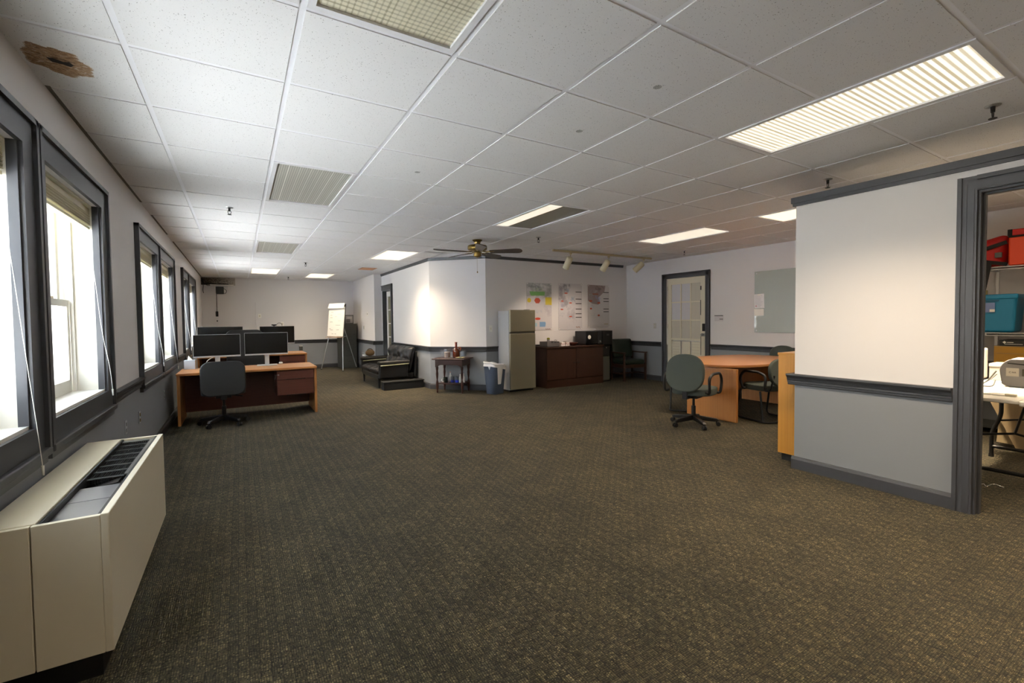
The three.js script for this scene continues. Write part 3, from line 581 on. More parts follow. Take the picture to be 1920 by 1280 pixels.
// the untidy cable shelf in the far corner
{
  const grime = canvasTex(512, 256, (c, w, h) => {
    c.fillStyle = '#b7b0a8'; c.fillRect(0, 0, w, h);
    for (let k = 0; k < 3600; k++) { const x = rnd() * w * Math.sqrt(rnd()) - 12, y = rnd() * h; c.fillStyle = rnd() < 0.35 + 0.6 * (1 - x / w) ? `rgba(40,32,24,${0.12 + 0.3 * rnd()})` : `rgba(160,146,128,${0.1 + 0.2 * rnd()})`; c.fillRect(x, y, 6 + 20 * rnd(), 3 + 8 * rnd()); }
  });
  const t = thing('cable_shelf', 'small white shelf with tangled black cables below a grimy stained board', 'shelf', [XL, 0, ZF]);
  const g = new THREE.BoxGeometry(0.78, 0.2, 0.012).translate(0.39, 2.5, 0.006);
  obj('stained_board', [g], new THREE.MeshStandardMaterial({ map: grime, roughness: 0.9 }), t);
  obj('shelf_board', [rbx(0.2, 0.74, 2.385, 2.405, 0.012, 0.2, 0.003)], M.white, t);
  obj('bracket', [bx(0.3, 0.315, 2.29, 2.385, 0.0, 0.02), bx(0.62, 0.635, 2.29, 2.385, 0.0, 0.02)], M.white, t);
  obj('cable_bundle', [curveTube([[0.02, 2.55, 0.05], [0.08, 2.42, 0.09], [0.2, 2.44, 0.1], [0.3, 2.42, 0.12], [0.45, 2.425, 0.11], [0.62, 2.415, 0.1]], 0.014), curveTube([[0.03, 2.5, 0.06], [0.05, 2.38, 0.08], [0.04, 2.25, 0.05], [0.05, 2.18, 0.03]], 0.008), curveTube([[0.1, 2.5, 0.05], [0.14, 2.38, 0.1], [0.22, 2.4, 0.12], [0.16, 2.46, 0.1], [0.1, 2.42, 0.1]], 0.007)], M.rubber, t);
}
{
  const t = thing('cable_box', 'black box hung under the cable shelf with a dangling inline switch cord', 'cable box', [XL + 0.42, 2.29, ZF + 0.02]);
  obj('body', [rbx(-0.09, 0.09, -0.13, 0.06, 0, 0.12, 0.012)], M.black, t);
  obj('loose_loop', [curveTube([[0.08, 0.02, 0.06], [0.15, -0.04, 0.08], [0.13, -0.11, 0.08], [0.07, -0.12, 0.06]], 0.006)], M.rubber, t);
  const c = obj('cord', [rod([-0.08, -0.12, 0.02], [-0.082, -0.6, 0.012], 0.007)], M.rubber, t);
  obj('inline_switch', [rbx(-0.112, -0.052, -0.74, -0.6, 0.004, 0.03, 0.012), new THREE.SphereGeometry(0.018, 12, 8).translate(-0.082, -0.86, 0.014)], M.rubber, c);
}

// ---------------------------------------------------------------- desks
function makeDesk(label, x0, x1, zf, depth, keys) {
  const H = 0.7, t = thing('office_desk', label, 'desk', [(x0 + x1) / 2, 0, zf - depth / 2]), w = (x1 - x0) / 2, d = depth / 2;
  obj('desk_top', [rbx(-w, w, H - 0.032, H, -d, d, 0.006)], M.oak, t);
  obj('side_panel', [rbx(-w + 0.005, -w + 0.038, 0, H - 0.032, -d + 0.03, d - 0.02, 0.003)], M.oakUp, t);
  obj('side_panel', [rbx(w - 0.038, w - 0.005, 0, H - 0.032, -d + 0.03, d - 0.02, 0.003)], M.oakUp, t);
  obj('modesty_panel', [bx(-w + 0.038, w - 0.038, 0.075, H - 0.032, -d + 0.14, -d + 0.16)], M.cherry, t);
  const p0 = w - 0.54, p1 = w - 0.042;
  obj('pedestal', [bx(p0, p1, 0.29, H - 0.034, -d + 0.16, d - 0.045)], M.cherry, t);
  for (const [a, b, lab] of [[0.53, 0.652], [0.298, 0.522]]) {
    const dr = obj('drawer', [rbx(p0 + 0.003, p1 - 0.002, a, b, d - 0.045, d - 0.025, 0.003)], M.cherry, t);
    obj('pull', [bx(p0 + 0.12, p1 - 0.12, a - 0.006, a + 0.003, d - 0.04, d - 0.022)], M.black, dr);
  }
  if (keys) { const k = obj('lock', [rod([p0 + 0.02, 0.6, d - 0.025], [p0 + 0.02, 0.6, d - 0.015], 0.009)], M.steel, t); obj('key', [rbx(p0 - 0.03, p0 + 0.02, 0.597, 0.603, d - 0.013, d - 0.008, 0.001), rod([p0 - 0.01, 0.6, d - 0.01], [p0 - 0.03, 0.54, d - 0.01], 0.003)], M.steel, k); }
  return t;
}
makeDesk('oak desk with red brown drawers and keys, carrying two silver edged monitors', -0.73, 0.995, -7.37, 0.83, true);
makeDesk('second oak desk behind the double monitor desk', -0.72, 1.26, -10.75, 0.9, false);
function makeMonitor(label, x, y0, y1, z, w, turn, stand, back) {
  const t = thing('computer_monitor', label, 'monitor', [x, 0.7, z], turn), h = y1 - y0, s = back ? -1 : 1, base = y0 - 0.7;
  obj('housing', [rbx(-w / 2, w / 2, base, base + h, -0.03, 0.0, 0.006), rbx(-w * 0.3, w * 0.3, base + 0.06, base + h - 0.06, -0.055, -0.03, 0.012)], M.black, t);
  obj('screen', [bx(-w / 2 + 0.009, w / 2 - 0.009, base + 0.024, base + h - 0.009, 0, 0.003)], M.screen, t);
  obj('bezel', [rbx(-w / 2, w / 2, base - 0.002, base + 0.02, -0.012, 0.006, 0.003), bx(-w / 2, -w / 2 + 0.004, base + 0.02, base + h, 0, 0.004), bx(w / 2 - 0.004, w / 2, base + 0.02, base + h, 0, 0.004), bx(-w / 2, w / 2, base + h - 0.004, base + h, 0, 0.004)], M.silver, t);
  obj('stand', [rbx(-0.03, -0.018, 0.012, base + 0.05, -0.045, -0.035, 0.003), rbx(0.018, 0.03, 0.012, base + 0.05, -0.045, -0.035, 0.003), bx(-0.02, 0.02, base - 0.005, base + 0.12, -0.05, -0.03), bx(-0.018, 0.018, 0.012, base + 0.05, -0.043, -0.037)], M.silver, t);
  obj('stand_foot', [rbx(-0.14, 0.14, 0, 0.012, -0.14, 0.06, 0.005)], M.silver, t);
  return t;
}
makeMonitor('black monitor with silver chin beside the tissue box', -0.28, 0.868, 1.2, -7.93, 0.585, 0.06, 1);
makeMonitor('black monitor with silver chin and a visible flat silver foot', 0.36, 0.868, 1.211, -7.97, 0.59, -0.06, 1);
makeMonitor('wide black monitor on the second desk by the window wall', -0.33, 0.9, 1.292, -11.2, 0.8, 0.02, 1);
makeMonitor('wide black monitor on the second desk with a small camera on top', 0.72, 0.9, 1.288, -11.2, 0.68, -0.05, 1);
{
  const t = thing('web_camera', 'small black camera and looped cable on top of the monitor', 'camera', [0.66, 1.289, -11.21]);
  obj('body', [rbx(-0.05, 0.05, 0.012, 0.042, -0.015, 0.015, 0.01)], M.black, t); obj('clip', [bx(-0.02, 0.02, 0, 0.014, -0.02, 0.02)], M.black, t);
  obj('cable', [curveTube([[0.04, 0.03, -0.01], [0.1, 0.07, -0.02], [0.15, 0.05, -0.02], [0.16, 0.004, -0.02]], 0.005)], M.rubber, t);
}
{
  const t = thing('tissue_box', 'pale blue grey tissue box with one white tissue pulled up', 'tissue box', [-0.635, 0.7, -8.1]);
  obj('box', [rbx(-0.06, 0.075, 0, 0.13, -0.065, 0.065, 0.003)], mat('#c3c9cf', 0.7), t); obj('side_print', [bx(0.0755, 0.077, 0.004, 0.126, -0.06, 0.06)], mat('#a88455', 0.7), t);
  obj('tissue', [new THREE.ConeGeometry(0.035, 0.075, 7, 3).rotateZ(0.25).scale(1, 1, 0.5).translate(0, 0.16, 0)], M.paper, t);
}
tag(obj('monitor_cable', [curveTube([[-0.2, 0.93, -8.0], [-0.42, 0.8, -8.05], [-0.4, 0.712, -8.1], [-0.5, 0.71, -8.12]], 0.004)], M.white), 'thin white cable looping down behind the monitor by the tissue box', 'cable');
{
  const t = thing('computer_mouse', 'small white computer mouse on the desk behind the monitor foot', 'mouse', [0.56, 0.7, -8.12]);
  obj('shell', [new THREE.SphereGeometry(0.03, 16, 10).scale(1, 0.7, 1.5).translate(0, 0.018, 0)], M.whiteGloss, t); obj('wheel', [rod([-0.004, 0.036, 0.02], [0.004, 0.036, 0.02], 0.006)], M.black, t);
}

// ---------------------------------------------------------------- chairs
function starBase(t, y, r, phase) {
  obj('gas_column', [cyl(0.026, 0.026, 0.09, y * 0.62, 0, 0, 16), cyl(0.016, 0.016, y * 0.6, y, 0, 0, 14)], M.black, t);
  for (let k = 0; k < 5; k++) {
    const a = phase + k * 2 * Math.PI / 5, g = new THREE.Group(); g.name = 'base_leg'; g.rotation.y = a; t.add(g);
    const s = new THREE.Shape([new THREE.Vector2(0, 0.075), new THREE.Vector2(r, 0.062), new THREE.Vector2(r + 0.02, 0.075), new THREE.Vector2(r, 0.088), new THREE.Vector2(0.03, 0.125), new THREE.Vector2(0, 0.125)]);
    obj('spoke', [slab(s, 0.03, 0.006).translate(0, 0, -0.015)], M.black, g);
    const c = obj('caster', [new THREE.CylinderGeometry(0.026, 0.026, 0.014, 18).rotateX(Math.PI / 2).translate(r + 0.02, 0.026, 0.014), new THREE.CylinderGeometry(0.026, 0.026, 0.014, 18).rotateX(Math.PI / 2).translate(r + 0.02, 0.026, -0.014), rod([r, 0.03, 0], [r, 0.068, 0], 0.009)], M.rubber, g);
  }
}
function cushion(w, h, d, r, puff) {     // an upholstered pad about its centre, thickness along z
  const g = softBox(w, h, d, Math.min(d / 2.02, r), 16), p = g.attributes.position;
  for (let i = 0; i < p.count; i++) { const x = p.getX(i) / (w / 2), y = p.getY(i) / (h / 2), k = (1 - x * x) * (1 - y * y); p.setZ(i, p.getZ(i) * (1 + puff * k)); }
  g.computeVertexNormals(); return uvBox(g);
}
const padShape = (w, h, r, d, b = 0.014) => slab(outline(w - 2 * b, h - 2 * b, r - b), d - 2 * b, b, 10).translate(0, 0, -(d - 2 * b) / 2);
function ovalPad(w, h, d, e = 2.6, b = 0.014) {
  const s = new THREE.Shape(), n = 44; for (let k = 0; k <= n; k++) { const a = 2 * Math.PI * k / n, c = Math.cos(a), q = Math.sin(a), x = (w / 2 - b) * Math.sign(c) * Math.abs(c) ** (2 / e), y = (h / 2 - b) * Math.sign(q) * Math.abs(q) ** (2 / e); k ? s.lineTo(x, y) : s.moveTo(x, y); }
  return slab(s, d - 2 * b, b, 4).translate(0, 0, -(d - 2 * b) / 2);
}
function deskChair(label, x, z, turn, backTop, width) {   // faces -z before turning
  const t = thing('desk_chair', label, 'chair', [x, 0, z], turn);
  starBase(t, 0.4, 0.27, 0.3);
  obj('mechanism', [rbx(-0.09, 0.09, 0.37, 0.42, -0.12, 0.12, 0.01), rod([0.08, 0.39, 0], [0.22, 0.37, 0.05], 0.007)], M.black, t);
  obj('seat', [padShape(0.5, 0.48, 0.1, 0.08).rotateX(-Math.PI / 2).translate(0, 0.46, -0.02)], M.fabricBlack, t);
  obj('back_shell', [padShape(width, backTop - 0.42, 0.11, 0.045).rotateX(-0.1).translate(0, (backTop + 0.42) / 2, 0.27)], M.black, t);
  obj('back_cushion', [padShape(width - 0.03, backTop - 0.45, 0.1, 0.05).rotateX(-0.1).translate(0, (backTop + 0.42) / 2, 0.235)], M.fabricBlack, t);
  obj('back_bar', [rbx(-0.035, 0.035, 0.37, 0.6, 0.28, 0.296, 0.004), rbx(-0.035, 0.035, 0.37, 0.39, 0.08, 0.296, 0.004)], M.black, t);
  if (backTop > 1) for (const s of [-1, 1]) obj('armrest', [tube([[s * 0.22, 0.41, 0.1], [s * 0.285, 0.43, 0.1], [s * 0.285, 0.62, 0.1]], 0.013, 0.04), rbx(s * 0.285 - 0.025, s * 0.285 + 0.025, 0.62, 0.64, -0.06, 0.2, 0.01)], M.black, t);
  return t;
}
deskChair('black swivel desk chair with rounded back pushed to the double monitor desk', -0.2, -7.22, 0.03, 0.87, 0.5);
deskChair('tall black swivel chair between the two desks', 0.06, -9.95, 0.12, 1.24, 0.6);
function loopArms(t, y0, y1, w, m) {
  for (const s of [-1, 1]) obj('armrest', [tube([[s * (w - 0.05), y0 + 0.02, 0.2], [s * w, y0, 0.22], [s * w, y1 - 0.04, 0.24], [s * w, y1, 0.12], [s * w, y1 - 0.005, -0.12], [s * w, y1 - 0.1, -0.19], [s * w, y0 - 0.02, -0.14], [s * (w - 0.05), y0 - 0.01, -0.12]], 0.0165, 0.06, 10)], m, t);
}
{
  const t = thing('swivel_chair', 'grey green swivel chair with loop arms on casters by the oval table', 'chair', [4.93, 0, -3.72], -1.3);
  starBase(t, 0.4, 0.27, 0.5);
  obj('mechanism', [rbx(-0.08, 0.08, 0.35, 0.4, -0.1, 0.1, 0.01)], M.black, t);
  obj('seat', [ovalPad(0.5, 0.48, 0.085, 3.2).rotateX(-Math.PI / 2).translate(0, 0.445, -0.03)], M.fabric, t);
  obj('backrest', [ovalPad(0.47, 0.46, 0.055, 2.5).rotateX(-0.13).translate(0, 0.69, 0.27)], M.fabric, t);
  obj('back_bar', [rbx(-0.03, 0.03, 0.37, 0.56, 0.27, 0.285, 0.004), rbx(-0.03, 0.03, 0.365, 0.38, 0.05, 0.285, 0.004)], M.black, t);
  loopArms(t, 0.44, 0.68, 0.28, M.black);
}
function sledChair(label, x, z, turn, top = 0.84, arm = 0.655) {
  const t = thing('sled_chair', label, 'chair', [x, 0, z], turn, 'sled base chairs at the oval table');
  const r = 0.0125, w = 0.26;
  obj('sled_frame', [tube([[-w + 0.03, 0.4, -0.2], [-w + 0.01, 0.38, -0.2], [-w, r, -0.26], [-w, r, 0.24], [w, r, 0.24], [w, r, -0.26], [w - 0.01, 0.38, -0.2], [w - 0.03, 0.4, -0.2]], r, 0.07, 10), tube([[-w + 0.03, 0.4, -0.2], [w - 0.03, 0.4, -0.2]], r, 0.01, 8), tube([[-w + 0.01, r, 0.18], [-w + 0.02, 0.4, 0.12]], r, 0.01, 8), tube([[w - 0.01, r, 0.18], [w - 0.02, 0.4, 0.12]], r, 0.01, 8)], M.black, t);
  obj('seat', [ovalPad(0.48, 0.46, 0.075, 3.4).rotateX(-Math.PI / 2).translate(0, 0.44, -0.02)], M.fabric, t);
  obj('backrest', [ovalPad(0.47, top - 0.46, 0.055, 2.4).rotateX(-0.14).translate(0, (top + 0.46) / 2, 0.255)], M.fabric, t);
  for (const s of [-1, 1]) obj('back_post', [tube([[s * 0.2, 0.41, 0.16], [s * 0.21, 0.42, 0.25], [s * 0.19, 0.62, 0.29]], 0.011, 0.04, 8)], M.black, t);
  loopArms(t, 0.43, arm, 0.27, M.black);
  return t;
}
sledChair('grey green sled chair on the near side of the table beside the honey oak cabinet', 6.02, -3.4, -0.25, 0.83);
sledChair('grey green sled chair at the table end against the white wall', 7.49, -4.12, 1.5, 0.89);
sledChair('grey green sled chair tucked askew behind the swivel chair', 5.74, -4.42, -0.9, 0.68, 0.6);

// ---------------------------------------------------------------- oval meeting table
{
  const t = thing('meeting_table', 'large oval oak meeting table on two slab legs', 'table', [6.43, 0, -4.1]);
  const s = new THREE.Shape(), n = 72, a = 1.05, b = 0.68, e = 2.7;
  for (let k = 0; k <= n; k++) { const q = 2 * Math.PI * k / n, c = Math.cos(q), v = Math.sin(q), x = a * Math.sign(c) * Math.abs(c) ** (2 / e), y = b * Math.sign(v) * Math.abs(v) ** (2 / e); k ? s.lineTo(x, y) : s.moveTo(x, y); }
  obj('table_top', [uvBox(slab(s, 0.024, 0.004).rotateX(Math.PI / 2).translate(0, 0.726, 0))], M.table, t);
  obj('leg', [rbx(-0.97, -0.93, 0, 0.69, -0.13, 0.62, 0.003)], M.tableUp, t);
  obj('leg', [rbx(0.78, 0.82, 0, 0.69, -0.4, 0.4, 0.003)], M.tableUp, t);
  obj('stretcher', [bx(-0.93, 0.78, 0.28, 0.68, 0.05, 0.075)], M.tableUp, t);
}
{
  const t = thing('storage_cabinet', 'honey oak cabinet end panel standing behind the partition', 'cabinet', [4.41, 0, -2.165]);
  obj('side_panel', [rbx(0, 0.022, 0.065, 1.0, -0.22, 0, 0.002)], M.honey, t); obj('side_panel', [rbx(0.9, 0.922, 0.065, 1.0, -0.22, 0, 0.002)], M.honey, t);
  obj('cabinet_top', [rbx(-0.004, 0.926, 1.0, 1.022, -0.226, 0, 0.003)], M.honey, t);
  obj('shelf_board', [bx(0.022, 0.9, 0.5, 0.52, -0.21, 0)], M.honey, t); obj('back_panel', [bx(0.022, 0.9, 0.065, 1.0, -0.012, 0)], M.honey, t);
  obj('toe_kick', [bx(0.012, 0.91, 0, 0.065, -0.19, 0)], M.black, t);
}

// ---------------------------------------------------------------- black sofa by the alcove
function softBox(w, h, d, r, n = 20) {       // evenly subdivided box with rounded edges
  const g = new THREE.BoxGeometry(w, h, d, n, n, n), p = g.attributes.position, v = new THREE.Vector3(), q = new THREE.Vector3();
  for (let i = 0; i < p.count; i++) {
    v.fromBufferAttribute(p, i);
    q.set(Math.max(-w / 2 + r, Math.min(w / 2 - r, v.x)), Math.max(-h / 2 + r, Math.min(h / 2 - r, v.y)), Math.max(-d / 2 + r, Math.min(d / 2 - r, v.z)));
    v.sub(q); if (v.lengthSq() > 0) v.setLength(r); v.add(q); p.setXYZ(i, v.x, v.y, v.z);
  }
  g.computeVertexNormals(); return g;
}
function quilt(g, w, d, nx, nz, amp, axis = 'y') {     // dimpled, slightly wrinkled leather
  const p = g.attributes.position;
  for (let i = 0; i < p.count; i++) {
    const x = p.getX(i), y = p.getY(i), z = p.getZ(i), u = axis === 'y' ? x : y, v = z;
    const a = Math.abs(Math.sin(Math.PI * nx * (u / w + 0.5))) * Math.abs(Math.sin(Math.PI * nz * (v / d + 0.5)));
    const k = amp * (a - 0.5) + amp * 0.25 * Math.sin(31 * u + 17 * v) * Math.sin(23 * v - 11 * u);
    if (axis === 'y') { if (y > 0) p.setY(i, y + k); } else if (x < 0) p.setX(i, x - k);
  }
  g.computeVertexNormals(); return g;
}
{
  const t = thing('leather_sofa', 'black tufted leather futon sofa with low arms beside the alcove door', 'sofa', [2.84, 0, -9.96]);
  const D0 = -0.46, D1 = 0.36, Z0 = -0.72, Z1 = 0.7;
  obj('seat_base', [rbx(D0 + 0.02, D1 - 0.05, 0.17, 0.28, Z0 + 0.02, Z1 - 0.02, 0.02)], M.leather, t);
  for (const k of [0, 1]) obj('seat_cushion', [quilt(softBox(0.62, 0.13, 0.7, 0.05, 28), 0.62, 0.7, 2, 2, 0.03).translate(-0.14, 0.335, -0.365 + k * 0.71)], M.leather, t);
  for (const k of [0, 1]) obj('back_cushion', [quilt(softBox(0.17, 0.54, 0.76, 0.07, 28), 0.54, 0.76, 2, 2, 0.055, 'x').rotateZ(-0.24).translate(0.22, 0.565, -0.385 + k * 0.74)], M.leather, t);
  obj('back_frame', [rbx(0.3, 0.35, 0.2, 0.74, Z0, Z1, 0.02).rotateZ(-0.06)], M.black, t);
  for (const s of [-1, 1]) {
    const z = s < 0 ? Z0 - 0.06 : Z1 + 0.04;
    const a = obj('arm', [rbx(D0 + 0.02, 0.16, 0.2, 0.5, z - 0.05, z + 0.05, 0.03), rbx(D0 + 0.0, 0.2, 0.47, 0.56, z - 0.075, z + 0.075, 0.035)], M.leather, t);
    obj('arm_piping', [rod([D0 + 0.04, 0.465, z + 0.076], [0.16, 0.485, z + 0.076], 0.012)], mat('#8b8a70', 0.3), a);
  }
  for (const [x, z] of [[D0 + 0.05, Z0 + 0.06], [D0 + 0.05, Z1 - 0.06], [0.26, Z0 + 0.06], [0.26, Z1 - 0.06]]) obj('leg', [cyl(0.02, 0.026, 0, 0.18, x, z, 14)], M.black, t);
}
{
  const t = thing('storage_crate', 'low black fabric storage crate on the carpet beside the sofa arm', 'crate', [2.83, 0, -8.99]);
  obj('body', [rbx(-0.42, 0.4, 0, 0.15, -0.1, 0.1, 0.015)], M.blackMatt, t); obj('lid', [rbx(-0.43, 0.41, 0.15, 0.17, -0.11, 0.11, 0.008)], M.blackMatt, t);
}
{
  const t = thing('brown_bag', 'small rounded brown bag resting on the sofa arm', 'bag', [2.6, 0.566, -10.74]);
  obj('body', [new THREE.SphereGeometry(0.09, 20, 14).scale(1.2, 0.85, 0.6).translate(0, 0.074, 0)], mat('#5e4a2c', 0.7), t); obj('strap', [tube([[-0.07, 0.12, 0], [-0.03, 0.17, 0], [0.04, 0.165, 0], [0.08, 0.11, 0]], 0.008, 0.03, 8)], mat('#3c2d18', 0.7), t);
}
{
  const t = thing('drinking_glass', 'clear drinking glass next to the brown bag on the sofa arm', 'glass', [2.45, 0.566, -10.74]);
  obj('cup', [lathe([[0, 0], [0.028, 0], [0.034, 0.1], [0.031, 0.1], [0.026, 0.008], [0, 0.008]])], M.glass, t); obj('water', [cyl(0.0255, 0.028, 0.009, 0.045)], mat('#d8dde0', 0.1), t);
}
// ---------------------------------------------------------------- flip chart, file cabinet, picture
{
  const scribble = canvasTex(512, 720, (c, w, h) => {
    c.fillStyle = '#f6f3ea'; c.fillRect(0, 0, w, h);
    const line = (x, y, l, col, lw) => { c.strokeStyle = col; c.lineWidth = lw; c.beginPath(); c.moveTo(x, y); for (let k = 1; k <= 14; k++) c.lineTo(x + l * k / 14, y + 11 * (rnd() - 0.5)); c.stroke(); };
    line(120, 60, 290, '#c9c2b6', 3);
    for (const [x, y, l, col] of [[70, 130, 80, '#a9a49c'], [60, 200, 60, '#8d8982'], [300, 180, 110, '#cfc8bc'], [60, 260, 80, '#77736e'], [220, 240, 60, '#cbc5ba'], [320, 340, 90, '#bdb7ad'], [60, 370, 90, '#5d5a57'], [250, 450, 150, '#8b8780'], [50, 535, 60, '#77736e'], [80, 565, 100, '#4f4c4a'], [280, 560, 90, '#5d5a57'], [140, 660, 60, '#77736e'], [240, 662, 50, '#5d5a57']]) line(x, y, l, col, 5);
  });
  const t = thing('flip_chart', 'white flip chart pad on a silver tripod easel in the far corner', 'flip chart', [2.33, 0, -13.62], -1.105);
  const pad = (g) => g.rotateX(-0.11).translate(0, 0.95, 0);
  obj('backing_board', [pad(bx(-0.37, 0.37, 0, 0.93, -0.02, -0.008))], M.greyDark, t);
  const pg = new THREE.BoxGeometry(0.7, 0.84, 0.01); obj('paper_pad', [pad(pg.translate(0, 0.43, -0.002))], new THREE.MeshStandardMaterial({ map: scribble, roughness: 0.8 }), t);
  obj('turned_sheet', [pad(new THREE.PlaneGeometry(0.7, 0.15, 1, 6).rotateX(-0.22).translate(0, 0.88, 0.03)), pad(bx(-0.35, 0.35, 0.95, 0.955, -0.01, 0.02))], new THREE.MeshStandardMaterial({ color: '#f8f6ef', roughness: 0.8, side: THREE.DoubleSide }), t);
  obj('pen_tray', [rbx(-0.36, 0.36, 0.925, 0.945, -0.02, 0.06, 0.005)], mat('#b99a80', 0.5), t);
  for (const s of [-1, 1]) { const l = obj('leg', [rod([s * 0.3, 0.98, -0.03], [s * 0.48, 0.01, 0.12], 0.013, 0.013, 12)], M.silver, t); obj('foot_tip', [rod([s * 0.48, 0.02, 0.12], [s * 0.483, 0, 0.122], 0.016, 0.016, 10)], M.rubber, l); }
  { const l = obj('leg', [rod([0, 1.75, -0.12], [0, 0.01, -0.72], 0.013, 0.013, 12)], M.silver, t); obj('foot_tip', [rod([0, 0.02, -0.717], [0, 0, -0.722], 0.016)], M.rubber, l); }
  obj('brace', [rod([0.2, 0.93, -0.02], [0, 0.95, -0.39], 0.007, 0.007, 8)], M.silver, t);
}
{
  const t = thing('file_cabinet', 'tall dark grey metal file cabinet in the far corner', 'file cabinet', [2.79, 0, -14.3]);
  obj('body', [rbx(-0.23, 0.23, 0, 1.31, -0.3, 0.28, 0.008)], M.file, t);
  for (let k = 0; k < 4; k++) { const d = obj('drawer', [rbx(-0.22, 0.22, 0.04 + k * 0.315, 0.34 + k * 0.315, 0.28, 0.296, 0.005)], M.file, t); obj('pull', [rbx(-0.06, 0.06, 0.2 + k * 0.315, 0.225 + k * 0.315, 0.296, 0.315, 0.005)], M.greyDark, d); }
}
{
  const t = thing('picture_frame', 'small dark framed picture standing on the file cabinet', 'picture frame', [2.83, 1.312, -14.12], -0.2);
  obj('frame', [rbx(-0.12, 0.12, 0, 0.02, -0.012, 0.012, 0.003), rbx(-0.12, 0.12, 0.24, 0.26, -0.012, 0.012, 0.003), rbx(-0.12, -0.1, 0.02, 0.24, -0.012, 0.012, 0.003), rbx(0.1, 0.12, 0.02, 0.24, -0.012, 0.012, 0.003)], M.greyDark, t);
  const pic = canvasTex(128, 128, (c) => { c.fillStyle = '#a8a6a8'; c.fillRect(0, 0, 128, 128); c.fillStyle = '#6e6a6c'; c.fillRect(10, 60, 70, 60); c.fillStyle = '#c3bfbd'; c.fillRect(30, 20, 80, 34); });
  obj('print', [new THREE.BoxGeometry(0.2, 0.22, 0.006).translate(0, 0.13, 0)], new THREE.MeshStandardMaterial({ map: pic, roughness: 0.4 }), t);
}
// ---------------------------------------------------------------- turned-leg side table and what stands on it
const ST = V3(3.5, 0, -8.02), stTurn = Math.PI / 4;      // parallel to the chamfered wall
const onST = (u, y, v) => { const c = Math.cos(stTurn), s = Math.sin(stTurn); return [ST.x + u * c + v * s, y, ST.z - u * s + v * c]; };
{
  const t = thing('side_table', 'dark mahogany side table with turned legs and a lower shelf', 'table', [ST.x, 0, ST.z], -Math.PI / 4 + Math.PI / 2 * 0);
  t.rotation.y = -Math.PI * 0.25; 
  const w = 0.27, d = 0.2;
  obj('table_top', [rbx(-w - 0.06, w + 0.06, 0.63, 0.652, -d - 0.05, d + 0.05, 0.008)], M.mahogany, t);
  const ap = new THREE.Shape(); ap.moveTo(-w, 0.63); ap.lineTo(-w, 0.49); ap.quadraticCurveTo(-w + 0.03, 0.49, -w + 0.045, 0.505); ap.quadraticCurveTo(-w + 0.08, 0.53, -w + 0.11, 0.535); ap.lineTo(w - 0.11, 0.535); ap.quadraticCurveTo(w - 0.08, 0.53, w - 0.045, 0.505); ap.quadraticCurveTo(w - 0.03, 0.49, w, 0.49); ap.lineTo(w, 0.63); ap.closePath();
  obj('front_apron', [slab(ap, 0.018, 0.002).translate(0, 0, d)], M.mahogany, t); obj('rear_apron', [slab(ap, 0.018, 0.002).translate(0, 0, -d - 0.018)], M.mahogany, t);
  obj('side_apron', [bx(-w, -w + 0.018, 0.52, 0.63, -d, d)], M.mahogany, t); obj('side_apron', [bx(w - 0.018, w, 0.52, 0.63, -d, d)], M.mahogany, t);
  const leg = () => lathe([[0, 0], [0.016, 0], [0.02, 0.03], [0.014, 0.05], [0.024, 0.09], [0.026, 0.12], [0.026, 0.2], [0.02, 0.215], [0.012, 0.25], [0.02, 0.3], [0.025, 0.36], [0.018, 0.42], [0.024, 0.44], [0.026, 0.46], [0.026, 0.5], [0, 0.5]], 18);
  for (const [x, z] of [[-1, -1], [-1, 1], [1, -1], [1, 1]]) obj('leg', [leg().translate(x * (w - 0.02), 0, z * (d - 0.02))], M.mahogany, t);
  obj('lower_shelf', [rbx(-w + 0.01, w - 0.01, 0.165, 0.185, -d + 0.01, d - 0.01, 0.004)], M.mahogany, t);
}
const place2 = (name, label, cat, u, y, v, group) => { const c = Math.cos(-Math.PI / 4), s = Math.sin(-Math.PI / 4); return thing(name, label, cat, [ST.x + u * c + v * s, y, ST.z - u * s + v * c], 0, group); };
const amber = new THREE.MeshPhysicalMaterial({ color: '#5a2410', roughness: 0.12, clearcoat: 1 });
{
  const t = place2('amber_bottle', 'amber brown glass jug with a long red wrapped neck on the side table', 'bottle', 0.06, 0.653, -0.03);
  obj('body', [lathe([[0, 0], [0.062, 0], [0.07, 0.02], [0.07, 0.13], [0.06, 0.165], [0.028, 0.19], [0, 0.19]])], amber, t);
  obj('neck', [lathe([[0, 0.19], [0.026, 0.19], [0.023, 0.22], [0.022, 0.28], [0.026, 0.285], [0.026, 0.3], [0, 0.3]])], mat('#7e2f17', 0.4), t);
  obj('handle', [tube([[0.04, 0.18, 0], [0.085, 0.2, 0], [0.1, 0.17, 0], [0.068, 0.12, 0]], 0.008, 0.03, 8)], mat('#b55d2e', 0.4), t);
}
{
  const t = place2('glass_jar', 'large clear glass jar beside the amber jug', 'jar', -0.1, 0.653, 0.03);
  obj('wall', [lathe([[0, 0], [0.07, 0], [0.075, 0.03], [0.07, 0.17], [0.06, 0.175], [0.066, 0.16], [0.07, 0.03], [0, 0.006]])], M.glass, t); obj('contents', [cyl(0.055, 0.058, 0.008, 0.11)], mat('#a89c94', 0.5), t);
}
{
  const t = place2('glass_carafe', 'clear glass carafe with grey band at the table end', 'carafe', 0.2, 0.653, -0.06);
  obj('wall', [lathe([[0, 0], [0.05, 0], [0.05, 0.12], [0.035, 0.15], [0.032, 0.15], [0.046, 0.118], [0.046, 0.006], [0, 0.006]])], M.glass, t); obj('band', [lathe([[0.0505, 0.03], [0.0515, 0.03], [0.0515, 0.12], [0.0505, 0.12]])], mat('#6f7884', 0.4), t);
}
